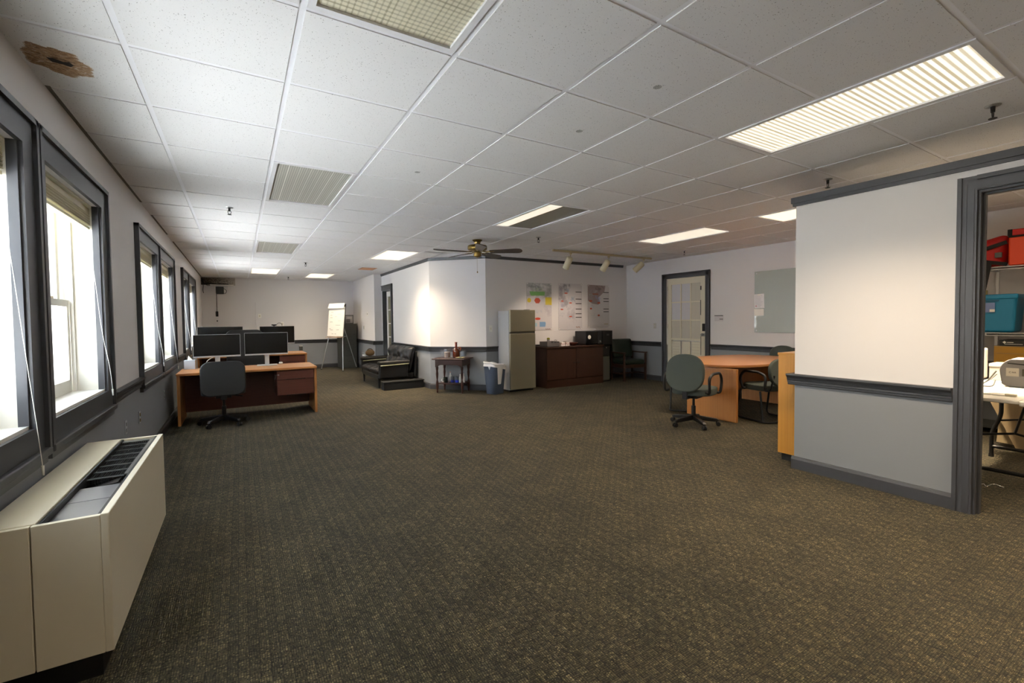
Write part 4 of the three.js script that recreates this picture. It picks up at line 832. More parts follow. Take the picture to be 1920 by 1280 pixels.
{
  const t = place2('serving_dish', 'shallow pale yellow dish with a spoon on the side table', 'dish', 0.2, 0.653, 0.13);
  obj('bowl', [lathe([[0, 0], [0.05, 0], [0.09, 0.016], [0.088, 0.02], [0.05, 0.006], [0, 0.005]])], mat('#cfc99f', 0.3), t); obj('spoon', [rod([0.02, 0.02, 0], [0.12, 0.05, 0.03], 0.004), new THREE.SphereGeometry(0.018, 12, 8).scale(1, 0.4, 1).translate(0.01, 0.018, 0)], M.chrome, t);
}
{
  const t = place2('wine_glass', 'wine glass lying with its foot over the table edge', 'glass', -0.21, 0.653, 0.05);
  obj('bowl', [lathe([[0, 0.07], [0.02, 0.075], [0.034, 0.1], [0.032, 0.15], [0.03, 0.15], [0.031, 0.1], [0, 0.074]])], M.glass, t); obj('stem', [lathe([[0, 0], [0.032, 0], [0.03, 0.004], [0.005, 0.01], [0.004, 0.07], [0, 0.07]])], M.glass, t);
}
{
  const t = place2('coffee_mug', 'dark green coffee mug with white handle on the lower shelf', 'mug', -0.12, 0.186, 0.08);
  obj('cup', [lathe([[0, 0], [0.04, 0], [0.042, 0.005], [0.042, 0.1], [0.038, 0.1], [0.038, 0.008], [0, 0.008]])], mat('#1f2a22', 0.25), t); obj('handle', [new THREE.TorusGeometry(0.03, 0.007, 8, 18).translate(-0.052, 0.05, 0)], M.whiteGloss, t);
}
for (const [u, c, label] of [[0.02, '#1c2fa0', 'blue topped grey box beside the coffee mug on the lower shelf'], [0.11, '#2334b8', 'blue and white patterned can beside the blue box']]) {
  const t = place2('drink_can', label, 'can', u, 0.186, 0.08);
  obj('body', [lathe([[0, 0], [0.028, 0], [0.033, 0.008], [0.033, 0.108], [0.027, 0.118], [0, 0.118]])], mat('#5b6166', 0.3, 0.4), t); obj('label_band', [lathe([[0.0335, 0.01], [0.0345, 0.01], [0.0345, 0.05], [0.0335, 0.05]])], mat(c, 0.35), t);
}
for (const [u, v, h, label] of [[-0.08, -0.06, 0.19, 'small bottle with pink cap behind the coffee mug'], [0.17, 0.06, 0.16, 'slim white bottle beside the blue and white can'], [0.22, 0.02, 0.17, 'white bottle at the end of the lower shelf']]) {
  const t = place2('small_bottle', label, 'bottle', u, 0.186, v);
  obj('body', [lathe([[0, 0], [0.024, 0], [0.026, 0.006], [0.026, h * 0.6], [0.011, h * 0.78], [0.011, h * 0.9], [0, h * 0.9]])], mat('#d9d7d2', 0.35), t); obj('cap', [cyl(0.013, 0.012, h * 0.9, h)], mat(u < 0 ? '#b98a80' : '#e8e6e0', 0.4), t);
}
// ---------------------------------------------------------------- fridge, waste bin, credenza
{
  const t = thing('refrigerator', 'tall two door silver refrigerator with grey sides', 'refrigerator', [4.63, 0, -7.5]), w = 0.285, H = 1.555;
  obj('body', [rbx(-w, w, 0.03, H - 0.012, -0.24, 0.17, 0.01)], M.fridgeSide, t); obj('kick_plate', [bx(-w + 0.02, w - 0.02, 0, 0.06, -0.2, 0.16)], M.black, t);
  const f = obj('freezer_door', [rbx(-w, w, 1.14, H, 0.178, 0.23, 0.012)], M.fridge, t), l = obj('fridge_door', [rbx(-w, w, 0.045, 1.105, 0.178, 0.23, 0.012)], M.fridge, t);
  obj('gasket', [bx(-w + 0.01, w - 0.01, 0.05, H - 0.01, 0.17, 0.178)], M.greyDark, t);
  obj('handle_slot', [bx(-w + 0.004, w - 0.004, 1.106, 1.139, 0.18, 0.216)], mat('#4a463a', 0.4), t);
  obj('badge', [bx(0.185, 0.2, 1.5, 1.508, 0.23, 0.232), bx(0.206, 0.226, 1.5, 1.508, 0.23, 0.232)], M.chrome, f);
  obj('hinge_cover', [rbx(0.1, 0.18, H - 0.012, H + 0.008, 0.1, 0.2, 0.005)], M.greyDark, t);
}
{
  const t = thing('waste_bin', 'blue grey waste bin with a white bag folded over its rim', 'bin', [4.06, 0, -7.37], 0.35); t.scale.y = 1.07;
  const hull = (y0, y1, w0, w1, d0, d1, open) => { const s = new THREE.CylinderGeometry(Math.SQRT1_2, Math.SQRT1_2, 1, 4, 1, open).rotateY(Math.PI / 4), p = s.attributes.position; for (let i = 0; i < p.count; i++) { const k = p.getY(i) > 0 ? 1 : 0; p.setXYZ(i, p.getX(i) * (k ? w1 : w0), k ? y1 : y0, p.getZ(i) * (k ? d1 : d0)); } s.computeVertexNormals(); return s; };
  obj('bin_body', [hull(0, 0.5, 0.24, 0.31, 0.2, 0.27, true), hull(0.004, 0.01, 0.236, 0.238, 0.198, 0.2, false)], mat('#3f4a5c', 0.45, 0, { side: THREE.DoubleSide }), t);
  const rim = new THREE.TorusGeometry(0.19, 0.016, 8, 40).rotateX(Math.PI / 2), rp = rim.attributes.position;
  for (let i = 0; i < rp.count; i++) { const x = rp.getX(i), z = rp.getZ(i), a = Math.atan2(z, x), q = 1 / Math.max(Math.abs(Math.cos(a)) / 0.9, Math.abs(Math.sin(a)) / 0.78); rp.setXYZ(i, x * q * 0.95, rp.getY(i) + 0.515 + 0.03 * Math.cos(a + 2.6) + 0.008 * Math.sin(5 * a), z * q * 0.95); }
  rim.computeVertexNormals();
  const skirt = new THREE.CylinderGeometry(0.17, 0.18, 1, 48, 4, true), sp = skirt.attributes.position;
  for (let i = 0; i < sp.count; i++) { const x = sp.getX(i), z = sp.getZ(i), a = Math.atan2(z, x), q = 1 / Math.max(Math.abs(Math.cos(a)) / 0.9, Math.abs(Math.sin(a)) / 0.78), k = 0.5 - sp.getY(i); const len = 0.055 + 0.015 * Math.sin(2 * a + 0.6) + 0.02 * Math.max(0, Math.cos(a - 2.0)) ** 6 + 0.01 * Math.max(0, Math.cos(a - 0.7)) ** 4; sp.setXYZ(i, x * q * 1.06, 0.52 + 0.03 * Math.cos(a + 2.6) - k * len, z * q * 1.06); }
  skirt.computeVertexNormals();
  const inner = new THREE.CylinderGeometry(0.16, 0.12, 0.34, 36, 3, true).translate(0, 0.34, 0);
  obj('bin_liner', [rim, skirt, inner], mat('#e3e3e5', 0.5, 0, { side: THREE.DoubleSide }), t);
}
{
  const t = thing('credenza', 'dark walnut credenza with two wide doors below the posters', 'credenza', [5.93, 0, -7.5]), w = 0.74, H = 0.82;
  obj('body', [bx(-w, w, 0.15, H - 0.03, -0.24, 0.2)], M.walnut, t); obj('plinth', [bx(-w, w, 0, 0.15, -0.24, 0.212)], M.walnut, t);
  obj('top_board', [rbx(-w - 0.012, w + 0.012, H - 0.03, H, -0.245, 0.235, 0.005)], M.walnut, t);
  for (const s of [-1, 1]) { const d = obj('door', [rbx(s < 0 ? -w + 0.006 : 0.003, s < 0 ? -0.003 : w - 0.006, 0.158, H - 0.036, 0.2, 0.22, 0.004)], M.walnut, t); obj('pull', [rbx(s * 0.05 - 0.04, s * 0.05 + 0.04, 0.47, 0.485, 0.22, 0.232, 0.004)], M.black, d); }
}
{
  const t = thing('storage_tray', 'open dark grey tray box on the credenza beside the fridge', 'tray', [5.38, 0.821, -7.46]);
  obj('shell', [bx(-0.15, 0.15, 0, 0.008, -0.13, 0.14), bx(-0.15, -0.142, 0, 0.1, -0.13, 0.14), bx(0.142, 0.15, 0, 0.1, -0.13, 0.14), bx(-0.142, 0.142, 0, 0.1, -0.13, -0.122), bx(-0.142, 0.142, 0, 0.075, 0.132, 0.14)], mat('#6b6664', 0.5), t);
  obj('wire_loop', [curveTube([[0.06, 0.03, 0.05], [0.09, 0.13, 0.06], [0.13, 0.12, 0.07], [0.12, 0.05, 0.06]], 0.004)], M.steel, t);
}
{
  const t = thing('small_plant', 'tiny yellow green topped jar behind the tray', 'jar', [5.5, 0.821, -7.66]);
  obj('jar', [cyl(0.03, 0.03, 0, 0.13)], M.grey, t); obj('lid', [new THREE.SphereGeometry(0.034, 14, 10).scale(1, 0.7, 1).translate(0, 0.145, 0)], mat('#a3a32e', 0.6), t);
}
{
  const check = canvasTex(128, 64, (c, w, h) => { c.fillStyle = '#efe9e4'; c.fillRect(0, 0, w, h); c.fillStyle = '#8e2f26'; for (let k = 0; k < 9; k++) c.fillRect(k * 16 + (k % 2) * 3, (k * 11) % 36, 9, 20); });
  for (const [x, label] of [[5.66, 'red and white patterned snack box next to the tray'], [5.78, 'red and white patterned snack box next to the wooden bowl']]) { const t = thing('snack_box', label, 'box', [x, 0.821, -7.42], 0.1); obj('carton', [new THREE.BoxGeometry(0.1, 0.07, 0.09).translate(0, 0.035, 0)], new THREE.MeshStandardMaterial({ map: check, roughness: 0.6 }), t); obj('lid', [bx(-0.05, 0.05, 0.07, 0.074, -0.045, 0.045)], M.paper, t); }
  for (const [x, z, label] of [[5.7, -7.62, 'dark stacked saucers at the back of the credenza'], [5.9, -7.63, 'small dark saucer behind the snack boxes']]) { const t = thing('saucer_stack', label, 'saucer', [x, 0.821, z], 0); obj('plates', [lathe([[0, 0], [0.05, 0], [0.075, 0.014], [0.074, 0.018], [0.05, 0.006], [0, 0.006]]), lathe([[0, 0.01], [0.05, 0.01], [0.075, 0.024], [0.074, 0.028], [0.05, 0.016], [0, 0.016]])], M.greyDark, t); obj('cup', [lathe([[0, 0.03], [0.03, 0.03], [0.036, 0.08], [0.034, 0.08], [0.028, 0.034], [0, 0.034]])], mat('#a59a95', 0.4), t); }
  const b = thing('wooden_bowl', 'shallow reddish wooden bowl on the credenza', 'bowl', [5.98, 0.821, -7.45]); obj('bowl', [lathe([[0, 0], [0.05, 0], [0.11, 0.06], [0.106, 0.06], [0.048, 0.008], [0, 0.008]])], mat('#6d3a2b', 0.5), b); obj('foot_ring', [lathe([[0.04, -0.0], [0.052, -0.0], [0.052, 0.008], [0.04, 0.008]])], mat('#55291e', 0.5), b);
}
{
  const t = thing('microwave_oven', 'black microwave with a round white sticker on the credenza end', 'microwave', [6.44, 0.821, -7.48]);
  obj('casing', [rbx(-0.22, 0.22, 0.012, 0.29, -0.2, 0.15, 0.01)], M.black, t); obj('door', [rbx(-0.215, 0.11, 0.02, 0.282, 0.15, 0.168, 0.006)], M.blackGloss, t);
  obj('sticker', [new THREE.CylinderGeometry(0.042, 0.042, 0.002, 28).rotateX(Math.PI / 2).translate(-0.13, 0.165, 0.169)], M.paper, t);
  obj('control_panel', [rbx(0.113, 0.215, 0.02, 0.282, 0.15, 0.166, 0.004)], M.black, t); obj('door_knob', [rod([0.16, 0.07, 0.166], [0.16, 0.07, 0.186], 0.018)], M.steel, t);
  for (const s of [-1, 1]) for (const z of [-0.15, 0.1]) obj('foot', [cyl(0.015, 0.015, 0, 0.014, s * 0.18, z, 12)], M.rubber, t);
}
{
  const t = thing('recycling_bin', 'grey step bin with a black lid between the credenza and green chair', 'bin', [6.86, 0, -7.53]);
  obj('bin_body', [rbx(-0.12, 0.12, 0.012, 0.55, -0.13, 0.13, 0.03, 4)], mat('#5a5b53', 0.45), t); obj('bin_lid', [rbx(-0.125, 0.125, 0.552, 0.8, -0.135, 0.135, 0.03, 4)], M.black, t); obj('base_ring', [rbx(-0.115, 0.115, 0, 0.014, -0.125, 0.125, 0.006)], M.black, t);
  obj('lid_button', [rod([0, 0.74, 0.134], [0, 0.74, 0.142], 0.014)], M.steel, t);
}
{
  const t = thing('toaster_box', 'black box balanced on the lidded grey bin', 'box', [6.87, 0.801, -7.52]);
  obj('carton', [rbx(-0.14, 0.15, 0, 0.31, -0.15, 0.15, 0.008)], M.black, t); obj('print', [bx(-0.02, 0.05, 0.2, 0.24, 0.15, 0.151)], mat('#4b4a48', 0.6), t);
}
{
  const t = thing('green_armchair', 'dark green leather armchair with wooden frame against the posters wall', 'chair', [7.45, 0, -7.32], -0.12);
  const woodm = M.walnut, w = 0.29;
  obj('seat', [cushion(0.54, 0.5, 0.11, 0.05, 0.15).rotateX(-Math.PI / 2).translate(0, 0.41, 0.0)], M.leatherGreen, t);
  obj('backrest', [cushion(0.56, 0.42, 0.09, 0.04, 0.2).rotateX(-0.14).translate(0, 0.7, -0.25)], M.leatherGreen, t);
  obj('seat_rail', [bx(-0.26, 0.26, 0.29, 0.36, -0.24, -0.2), bx(-0.26, 0.26, 0.29, 0.36, 0.2, 0.24), bx(-0.28, -0.25, 0.29, 0.36, -0.24, 0.24), bx(0.25, 0.28, 0.29, 0.36, -0.24, 0.24)], woodm, t);
  for (const s of [-1, 1]) {
    obj('leg', [rbx(s * w - 0.02, s * w + 0.02, 0, 0.6, 0.2, 0.24, 0.006)], woodm, t); obj('leg', [rbx(s * w - 0.02, s * w + 0.02, 0, 0.62, -0.25, -0.21, 0.006)], woodm, t);
    obj('arm', [rbx(s * w - 0.03, s * w + 0.03, 0.6, 0.63, -0.25, 0.26, 0.012)], woodm, t); obj('stretcher', [bx(s * w - 0.01, s * w + 0.01, 0.14, 0.17, -0.21, 0.2)], woodm, t);
  }
  obj('cross_stretcher', [bx(-w, w, 0.14, 0.17, -0.02, 0.0)], woodm, t);
}

// ---------------------------------------------------------------- posters, door sign, glass board
function poster(name, label, x0, x1, y0, y1, draw) {
  const tex = canvasTex(480, 760, draw), t = thing(name, label, 'poster', [(x0 + x1) / 2, (y0 + y1) / 2, ZM + 0.001], 0, 'posters above the credenza');
  const w = x1 - x0, h = y1 - y0;
  obj('sheet', [new THREE.BoxGeometry(w, h, 0.006).translate(0, 0, 0.003)], new THREE.MeshPhysicalMaterial({ map: tex, roughness: 0.5, clearcoat: 0.8, clearcoatRoughness: 0.08 }), t);
  for (const [sx, sy] of [[-1, 1], [1, 1], [-1, -1], [1, -1]]) obj('mounting_tab', [rbx(sx * (w / 2 - 0.02) - 0.01, sx * (w / 2 - 0.02) + 0.01, sy * (h / 2 - 0.02) - 0.01, sy * (h / 2 - 0.02) + 0.01, 0.006, 0.008, 0.001)], M.white, t);
}
const haze = (c, x, y, w, h, col, n = 30) => { for (let k = 0; k < n; k++) { c.fillStyle = col; c.globalAlpha = 0.1 + 0.25 * rnd(); c.beginPath(); c.ellipse(x + w * rnd(), y + h * rnd(), w * (0.08 + 0.2 * rnd()), h * (0.05 + 0.16 * rnd()), rnd() * 3, 0, 6.3); c.fill(); } c.globalAlpha = 1; };
const poly = (c, pts, col) => { c.fillStyle = col; c.beginPath(); pts.forEach(([x, y], i) => (i ? c.lineTo(x, y) : c.moveTo(x, y))); c.closePath(); c.fill(); };
poster('wall_poster', 'clear edged poster with green banner, red hexagon and yellow square', 5.04, 5.667, 1.145, 2.123, (c, w, h) => {
  c.fillStyle = '#cfcbcd'; c.fillRect(0, 0, w, h);
  haze(c, 0, 0, w, 200, '#8f9290', 40); haze(c, 60, 10, 320, 110, '#e8e8e4', 20); haze(c, 120, 90, 200, 70, '#b9c98e', 12);
  c.fillStyle = '#6d6f70'; c.fillRect(30, 62, 140, 5);
  poly(c, [[50, 138], [350, 138], [340, 200], [80, 204]], '#79b266');
  c.fillStyle = '#d4c22e'; c.beginPath(); c.arc(45, 278, 36, 0, 6.3); c.fill();
  poly(c, [[140, 280], [170, 240], [230, 240], [262, 280], [232, 326], [172, 326]], '#c9543a');
  c.fillStyle = '#d8c12f'; c.fillRect(355, 226, 125, 126);
  haze(c, 300, 360, 170, 160, '#b9b3ba', 20); haze(c, 150, 430, 130, 40, '#8f9cba', 14);
  c.fillStyle = '#cf4a30'; c.beginPath(); c.ellipse(205, 574, 52, 20, 0, 0, 6.3); c.fill();
  poly(c, [[240, 625], [350, 625], [360, 650], [350, 705], [240, 705]], '#7fa6cf'); poly(c, [[150, 640], [190, 640], [190, 700], [150, 700]], '#a3c6d2');
  c.fillStyle = '#8d6a5e'; for (let k = 0; k < 6; k++) c.fillRect(352 + k * 18, 736 + (k % 2) * 4, 14, 12);
});
const bars = (c, ys, x) => { c.fillStyle = '#37322f'; for (const y of ys) c.fillRect(x, y, 122, 13); };
poster('wall_poster', 'poster with grey figure sketches and six dark bars', 5.848, 6.494, 1.14, 2.138, (c, w, h) => {
  c.fillStyle = '#d0ccce'; c.fillRect(0, 0, w, h);
  haze(c, 10, 70, 150, 300, '#8e8790', 46); haze(c, 100, 20, 130, 110, '#7d7a80', 30); haze(c, 120, 90, 110, 40, '#8fa6cc', 16); haze(c, 180, 230, 150, 60, '#8f9eb4', 20); haze(c, 30, 320, 90, 60, '#a3a2c2', 14); haze(c, 170, 380, 150, 190, '#a9a3ac', 30); haze(c, 20, 480, 90, 60, '#aab2b8', 12); haze(c, 240, 600, 120, 60, '#bdb6b8', 12);
  for (const [x, y, s] of [[150, 160, 34], [75, 290, 26], [240, 318, 30], [66, 425, 30], [240, 543, 32]]) { c.fillStyle = '#c9563a'; c.beginPath(); c.ellipse(x, y, s, 11, 0, 0, 6.3); c.fill(); }
  bars(c, [130, 248, 322, 412, 490, 550], 345); c.fillStyle = '#9c7866'; for (let k = 0; k < 4; k++) c.fillRect(350 + k * 22, 708 + (k % 2) * 5, 16, 18);
});
poster('wall_poster', 'poster with brown map shape and five dark bars', 6.662, 7.299, 1.17, 2.13, (c, w, h) => {
  c.fillStyle = '#d0cbc9'; c.fillRect(0, 0, w, h);
  poly(c, [[0, 0], [390, 10], [370, 110], [300, 170], [230, 220], [270, 300], [230, 350], [90, 330], [0, 280]], '#9c8a86'); haze(c, 170, 20, 170, 70, '#6c6062', 24); haze(c, 60, 90, 180, 40, '#b8bac2', 14);
  c.fillStyle = '#a5664c'; c.fillRect(100, 150, 130, 24); haze(c, 30, 170, 70, 90, '#a9b7a9', 14); haze(c, 170, 210, 110, 80, '#9a9fd2', 18);
  for (const [x, y, s] of [[60, 285, 36], [240, 318, 34], [66, 420, 24], [238, 540, 26]]) { c.fillStyle = '#c45a3d'; c.beginPath(); c.ellipse(x, y, s, 16, 0, 0, 6.3); c.fill(); }
  haze(c, 10, 350, 130, 60, '#b5b3c0', 12); haze(c, 20, 480, 120, 80, '#bdbfbd', 12);
  bars(c, [122, 235, 285, 420, 468], 345); c.fillStyle = '#b5a484'; c.fillRect(360, 690, 90, 14);
});
{
  const t = thing('door_notice', 'small white notice with a dark top strip beside the cream door', 'notice', [XD - 0.001, 1.35, -5.365], fromX);
  obj('sheet', [bx(-0.09, 0.09, -0.055, 0.055, 0, 0.004)], mat('#cfcaca', 0.7), t); obj('strip', [bx(-0.09, 0.09, 0.045, 0.06, 0.004, 0.006)], M.greyDark, t); obj('stamp', [bx(0.015, 0.088, -0.022, -0.006, 0.004, 0.005)], mat('#6a6062', 0.7), t);
}
{
  const t = thing('glass_board', 'large frosted greenish glass writing board on the wall by the table', 'glass board', [XD - 0.012, 1.63, -4.05], fromX);
  obj('glass_sheet', [rbx(-0.61, 0.62, -0.535, 0.535, 0, 0.008, 0.003)], new THREE.MeshPhysicalMaterial({ color: '#a5ada5', roughness: 0.22, clearcoat: 0.6 }), t);
  for (const [x, y] of [[-0.57, 0.5], [0.58, 0.5], [-0.57, -0.5], [0.58, -0.5]]) obj('standoff', [rod([x, y, -0.01], [x, y, 0.014], 0.011)], M.silver, t);
}
{
  const sheet = canvasTex(256, 384, (c, w, h) => { c.fillStyle = '#f0eeee'; c.fillRect(0, 0, w, h); c.fillStyle = '#c4c1c4'; for (let k = 0; k < 22; k++) c.fillRect(20, 20 + k * 16, 120 + 100 * rnd(), 5); c.fillStyle = '#b05a5a'; c.beginPath(); c.arc(44, 320, 16, 0, 6.3); c.fill(); });
  const t = thing('taped_paper', 'white printed sheet with a red dot taped on the glass board', 'paper', [XD - 0.0235, 1.645, -4.57], fromX); obj('page', [new THREE.BoxGeometry(0.175, 0.25, 0.002).rotateZ(0.03)], new THREE.MeshStandardMaterial({ map: sheet, roughness: 0.7 }), t); obj('tape', [bx(-0.03, 0.03, 0.1, 0.12, 0.001, 0.0022)], M.paper, t);
  const u = thing('taped_paper', 'small plain sheet taped just below the printed sheet', 'paper', [XD - 0.0235, 1.45, -4.575], fromX); obj('page', [bx(-0.085, 0.085, -0.06, 0.06, -0.001, 0.001)], M.paper, u); obj('tape', [bx(-0.03, 0.03, 0.045, 0.058, 0.001, 0.0022)], M.white, u);
}

// ---------------------------------------------------------------- the storage room behind the partition
{
  const t = thing('folding_table', 'white plastic folding table with black tube legs in the storage room', 'table', [4.76, 0, -0.99]);
  const L = 1.8, w = 0.38;
  obj('table_top', [rbx(0, L, 0.7, 0.74, -w, -0.14, 0.012), rbx(0.01, L, 0.712, 0.74, -0.14, 0.1, 0.008), rbx(0, L, 0.7, 0.74, 0.1, w, 0.012)], M.whiteGloss, t);
  for (const x of [0.46, 1.4]) {
    obj('leg_frame', [tube([[x, 0.7, -w + 0.11], [x, 0.4, -w + 0.11], [x, 0.24, -w + 0.05], [x, 0.02, -w + 0.05]], 0.016, 0.06), tube([[x, 0.7, w - 0.11], [x, 0.4, w - 0.11], [x, 0.24, w - 0.05], [x, 0.02, w - 0.05]], 0.016, 0.06), rod([x, 0.1, -w + 0.05], [x, 0.1, w - 0.05], 0.016), rod([x, 0.36, -w + 0.11], [x, 0.42, 0], 0.009), rod([x, 0.36, w - 0.11], [x, 0.42, 0], 0.009), rod([x, 0.42, 0], [x < 1 ? x + 0.4 : x - 0.4, 0.69, 0], 0.009)], M.black, t);
    for (const s of [-1, 1]) obj('foot_cap', [cyl(0.02, 0.018, 0, 0.03, x, s * (w - 0.05), 12)], M.rubber, t);
  }
}
{
  const word = canvasTex(128, 128, (c) => { c.fillStyle = '#d9d3c8'; c.fillRect(0, 0, 128, 128); c.strokeStyle = '#7b746c'; c.lineWidth = 5; c.beginPath(); c.arc(42, 66, 11, 0.7, 5.6); c.stroke(); for (let k = 0; k < 3; k++) { c.beginPath(); c.moveTo(60 + k * 14, 76); c.lineTo(64 + k * 14, 58); c.lineTo(70 + k * 14, 76); c.stroke(); } });
  const t = thing('label_printer', 'grey desktop printer with a white sticker on the folding table', 'printer', [5.75, 0.75, -0.98], fromX + 0.05);
  const s = new THREE.Shape(); s.moveTo(-0.17, 0.02); s.lineTo(-0.13, 0); s.lineTo(0.13, 0); s.lineTo(0.17, 0.02); s.lineTo(0.185, 0.13); s.quadraticCurveTo(0.18, 0.2, 0.12, 0.225); s.lineTo(-0.12, 0.225); s.quadraticCurveTo(-0.18, 0.2, -0.185, 0.13); s.closePath();
  obj('casing', [slab(s, 0.26, 0.008).translate(0, 0, -0.14)], mat('#8b8a8c', 0.4), t);
  obj('media_slot', [rbx(-0.06, 0.13, 0.09, 0.15, 0.125, 0.132, 0.004)], mat('#4d4a3e', 0.4), t); obj('tear_bar', [rbx(-0.03, 0.12, 0.065, 0.08, 0.125, 0.14, 0.004)], mat('#cfd0c6', 0.4), t);
  obj('sticker', [new THREE.BoxGeometry(0.075, 0.07, 0.002).translate(-0.115, 0.12, 0.1295)], new THREE.MeshStandardMaterial({ map: word, roughness: 0.7 }), t);
  obj('latch', [bx(-0.16, -0.06, 0.178, 0.188, 0.126, 0.131).rotateZ(-0.08)], M.black, t);
}
tag(obj('power_cable', [curveTube([[5.64, 0.87, -1.19], [5.6, 0.79, -1.23], [5.55, 0.752, -1.26], [5.44, 0.752, -1.22], [5.5, 0.752, -1.185], [5.62, 0.79, -1.19]], 0.006, 60), curveTube([[5.9, 0.82, -1.24], [5.85, 0.76, -1.28], [5.6, 0.752, -1.3], [5.3, 0.752, -1.3], [5.1, 0.752, -1.22]], 0.004, 60)], M.greyDark), 'dark looped power cables lying on the folding table', 'cable');
{
  const t = thing('cable_bundle', 'white coiled cable and connector at the folding table edge', 'cable', [4.98, 0.741, -1.04]);
  obj('coil', [new THREE.TorusGeometry(0.04, 0.007, 8, 24).rotateX(Math.PI / 2).translate(0, 0.008, 0), curveTube([[0, 0.008, 0.04], [-0.04, 0.008, -0.06], [-0.02, 0.008, -0.18], [0.02, 0.008, -0.28]], 0.006)], M.white, t); obj('plug', [rbx(-0.02, 0.02, 0, 0.02, 0.04, 0.1, 0.005)], M.beige, t);
}
{
  const t = thing('white_carton', 'plain white carton at the back of the folding table', 'carton', [6.2, 0.741, -1.2]);
  obj('body', [rbx(-0.12, 0.12, 0, 0.155, -0.13, 0.13, 0.004)], mat('#ddd6ca', 0.7), t); obj('lid', [rbx(-0.123, 0.123, 0.13, 0.158, -0.133, 0.133, 0.003)], mat('#e6dfd4', 0.7), t);
}
{
  const t = thing('spray_bottle', 'tall white pump bottle beside the doorway edge on the shelf floor', 'bottle', [6.2, 0.741, -1.42]);
  obj('body', [rbx(-0.05, 0.05, 0, 0.3, -0.045, 0.045, 0.02, 4)], mat('#e3ddd2', 0.5), t); obj('cap', [cyl(0.024, 0.02, 0.3, 0.345)], M.white, t);
}
// wall-hung wire shelves on standards
function wireShelf(label, y, z0, z1, depth) {
  const t = thing('wire_shelf', label, 'shelf', [XD, y, 0]);
  obj('front_rail', [rod([-depth, 0, z0], [-depth, 0, z1], 0.006), rod([-depth, -0.028, z0], [-depth, -0.028, z1], 0.005)], M.silver, t);
  const w = []; for (let z = z0; z <= z1; z += 0.032) w.push(rod([-depth, 0.002, z], [-0.01, 0.002, z], 0.0028, 0.0028, 6));
  const wm = obj('shelf_wires', w, M.silver, t); wm.userData.kind = 'stuff';
  for (const z of [-1.66, -0.9, -0.1]) { obj('wall_standard', [bx(-0.018, 0, -0.45, 0.05, z - 0.013, z + 0.013)], M.silver, t); obj('bracket', [bx(-depth + 0.02, -0.012, -0.03, -0.006, z - 0.008, z + 0.008)], M.silver, t); }
}
wireShelf('upper white wire shelf carrying the red and orange bags', 1.9, -1.95, 0.3, 0.45);
wireShelf('lower wire shelf carrying the blue tote', 1.15, -1.95, 0.3, 0.45);
{
  const t = thing('red_bag', 'crumpled red fabric bag with black straps on the upper wire shelf', 'bag', [7.6, 1.908, -1.66]);
  const g = softBox(0.3, 0.34, 0.3, 0.09, 16), p = g.attributes.position; for (let i = 0; i < p.count; i++) { const x = p.getX(i), y = p.getY(i), z = p.getZ(i); p.setXYZ(i, x + 0.02 * Math.sin(14 * y + 9 * z), Math.max(-0.17, y + 0.025 * Math.sin(11 * z) * (y > 0 ? 1 : 0)), z + 0.02 * Math.sin(13 * y + 7 * x)); } g.computeVertexNormals();
  obj('body', [g.translate(0, 0.172, 0)], M.red, t);
  obj('strap', [bx(-0.17, -0.155, -0.02, 0.02, -0.16, 0.16).rotateX(-0.32).translate(0, 0.22, 0), bx(-0.17, -0.155, -0.02, 0.02, -0.16, 0.16).rotateX(0.25).translate(0, 0.06, 0)], M.blackMatt, t);
  obj('hanging_strap', [bx(-0.235, -0.228, -0.3, 0.06, 0.0, 0.045).rotateX(0.14)], M.blackMatt, t); obj('buckle', [rbx(-0.185, -0.165, 0.1, 0.16, 0.06, 0.12, 0.006)], M.greyDark, t);
}
{
  const t = thing('delivery_bag', 'bright orange insulated delivery bag with red lid on the upper wire shelf', 'bag', [7.6, 1.908, -1.27]);
  obj('body', [rbx(-0.2, 0.2, 0, 0.32, -0.22, 0.22, 0.02, 3)], M.orange, t); obj('lid', [rbx(-0.205, 0.205, 0.322, 0.4, -0.225, 0.225, 0.02, 3)], M.red, t); obj('trim_band', [bx(-0.21, -0.2, 0.31, 0.33, -0.22, 0.22), bx(-0.21, -0.2, 0.33, 0.4, -0.226, -0.19)], M.blackMatt, t);
}
{
  const t = thing('storage_tote', 'turquoise blue plastic storage tote with a printed label on the lower wire shelf', 'tote', [7.62, 1.158, -1.62]);
  const h = 0.43, g = new RoundedBoxGeometry(0.36, h, 0.4, 4, 0.03), p = g.attributes.position; for (let i = 0; i < p.count; i++) { const k = 0.9 + 0.1 * (p.getY(i) / h + 0.5); p.setX(i, p.getX(i) * k); p.setZ(i, p.getZ(i) * k); } g.computeVertexNormals();
  obj('body', [g.translate(0, h / 2, 0)], M.tote, t); obj('rim', [rbx(-0.19, 0.19, h - 0.05, h + 0.006, -0.21, 0.21, 0.014)], M.tote, t);
  obj('grip', [bx(-0.197, -0.188, h - 0.075, h - 0.06, -0.1, 0.06)], mat('#0c5b80', 0.5), t);
  obj('label', [bx(-0.19, -0.186, h - 0.2, h - 0.09, -0.05, 0.03).rotateZ(0.0)], mat('#7f93c6', 0.5), t); obj('label_corner', [bx(-0.1925, -0.19, h - 0.195, h - 0.165, -0.012, 0.03)], M.paper, t);
}
{
  const t = thing('document_folder', 'tan paper folder sticking up behind the blue tote', 'folder', [7.818, 1.158, -1.83]);
  obj('sheet', [bx(-0.01, 0.01, 0, 0.5, -0.12, 0.09)], mat('#b3a470', 0.8), t); obj('tab', [bx(-0.008, 0.008, 0.5, 0.52, -0.1, -0.02)], mat('#c2b380', 0.8), t);
}
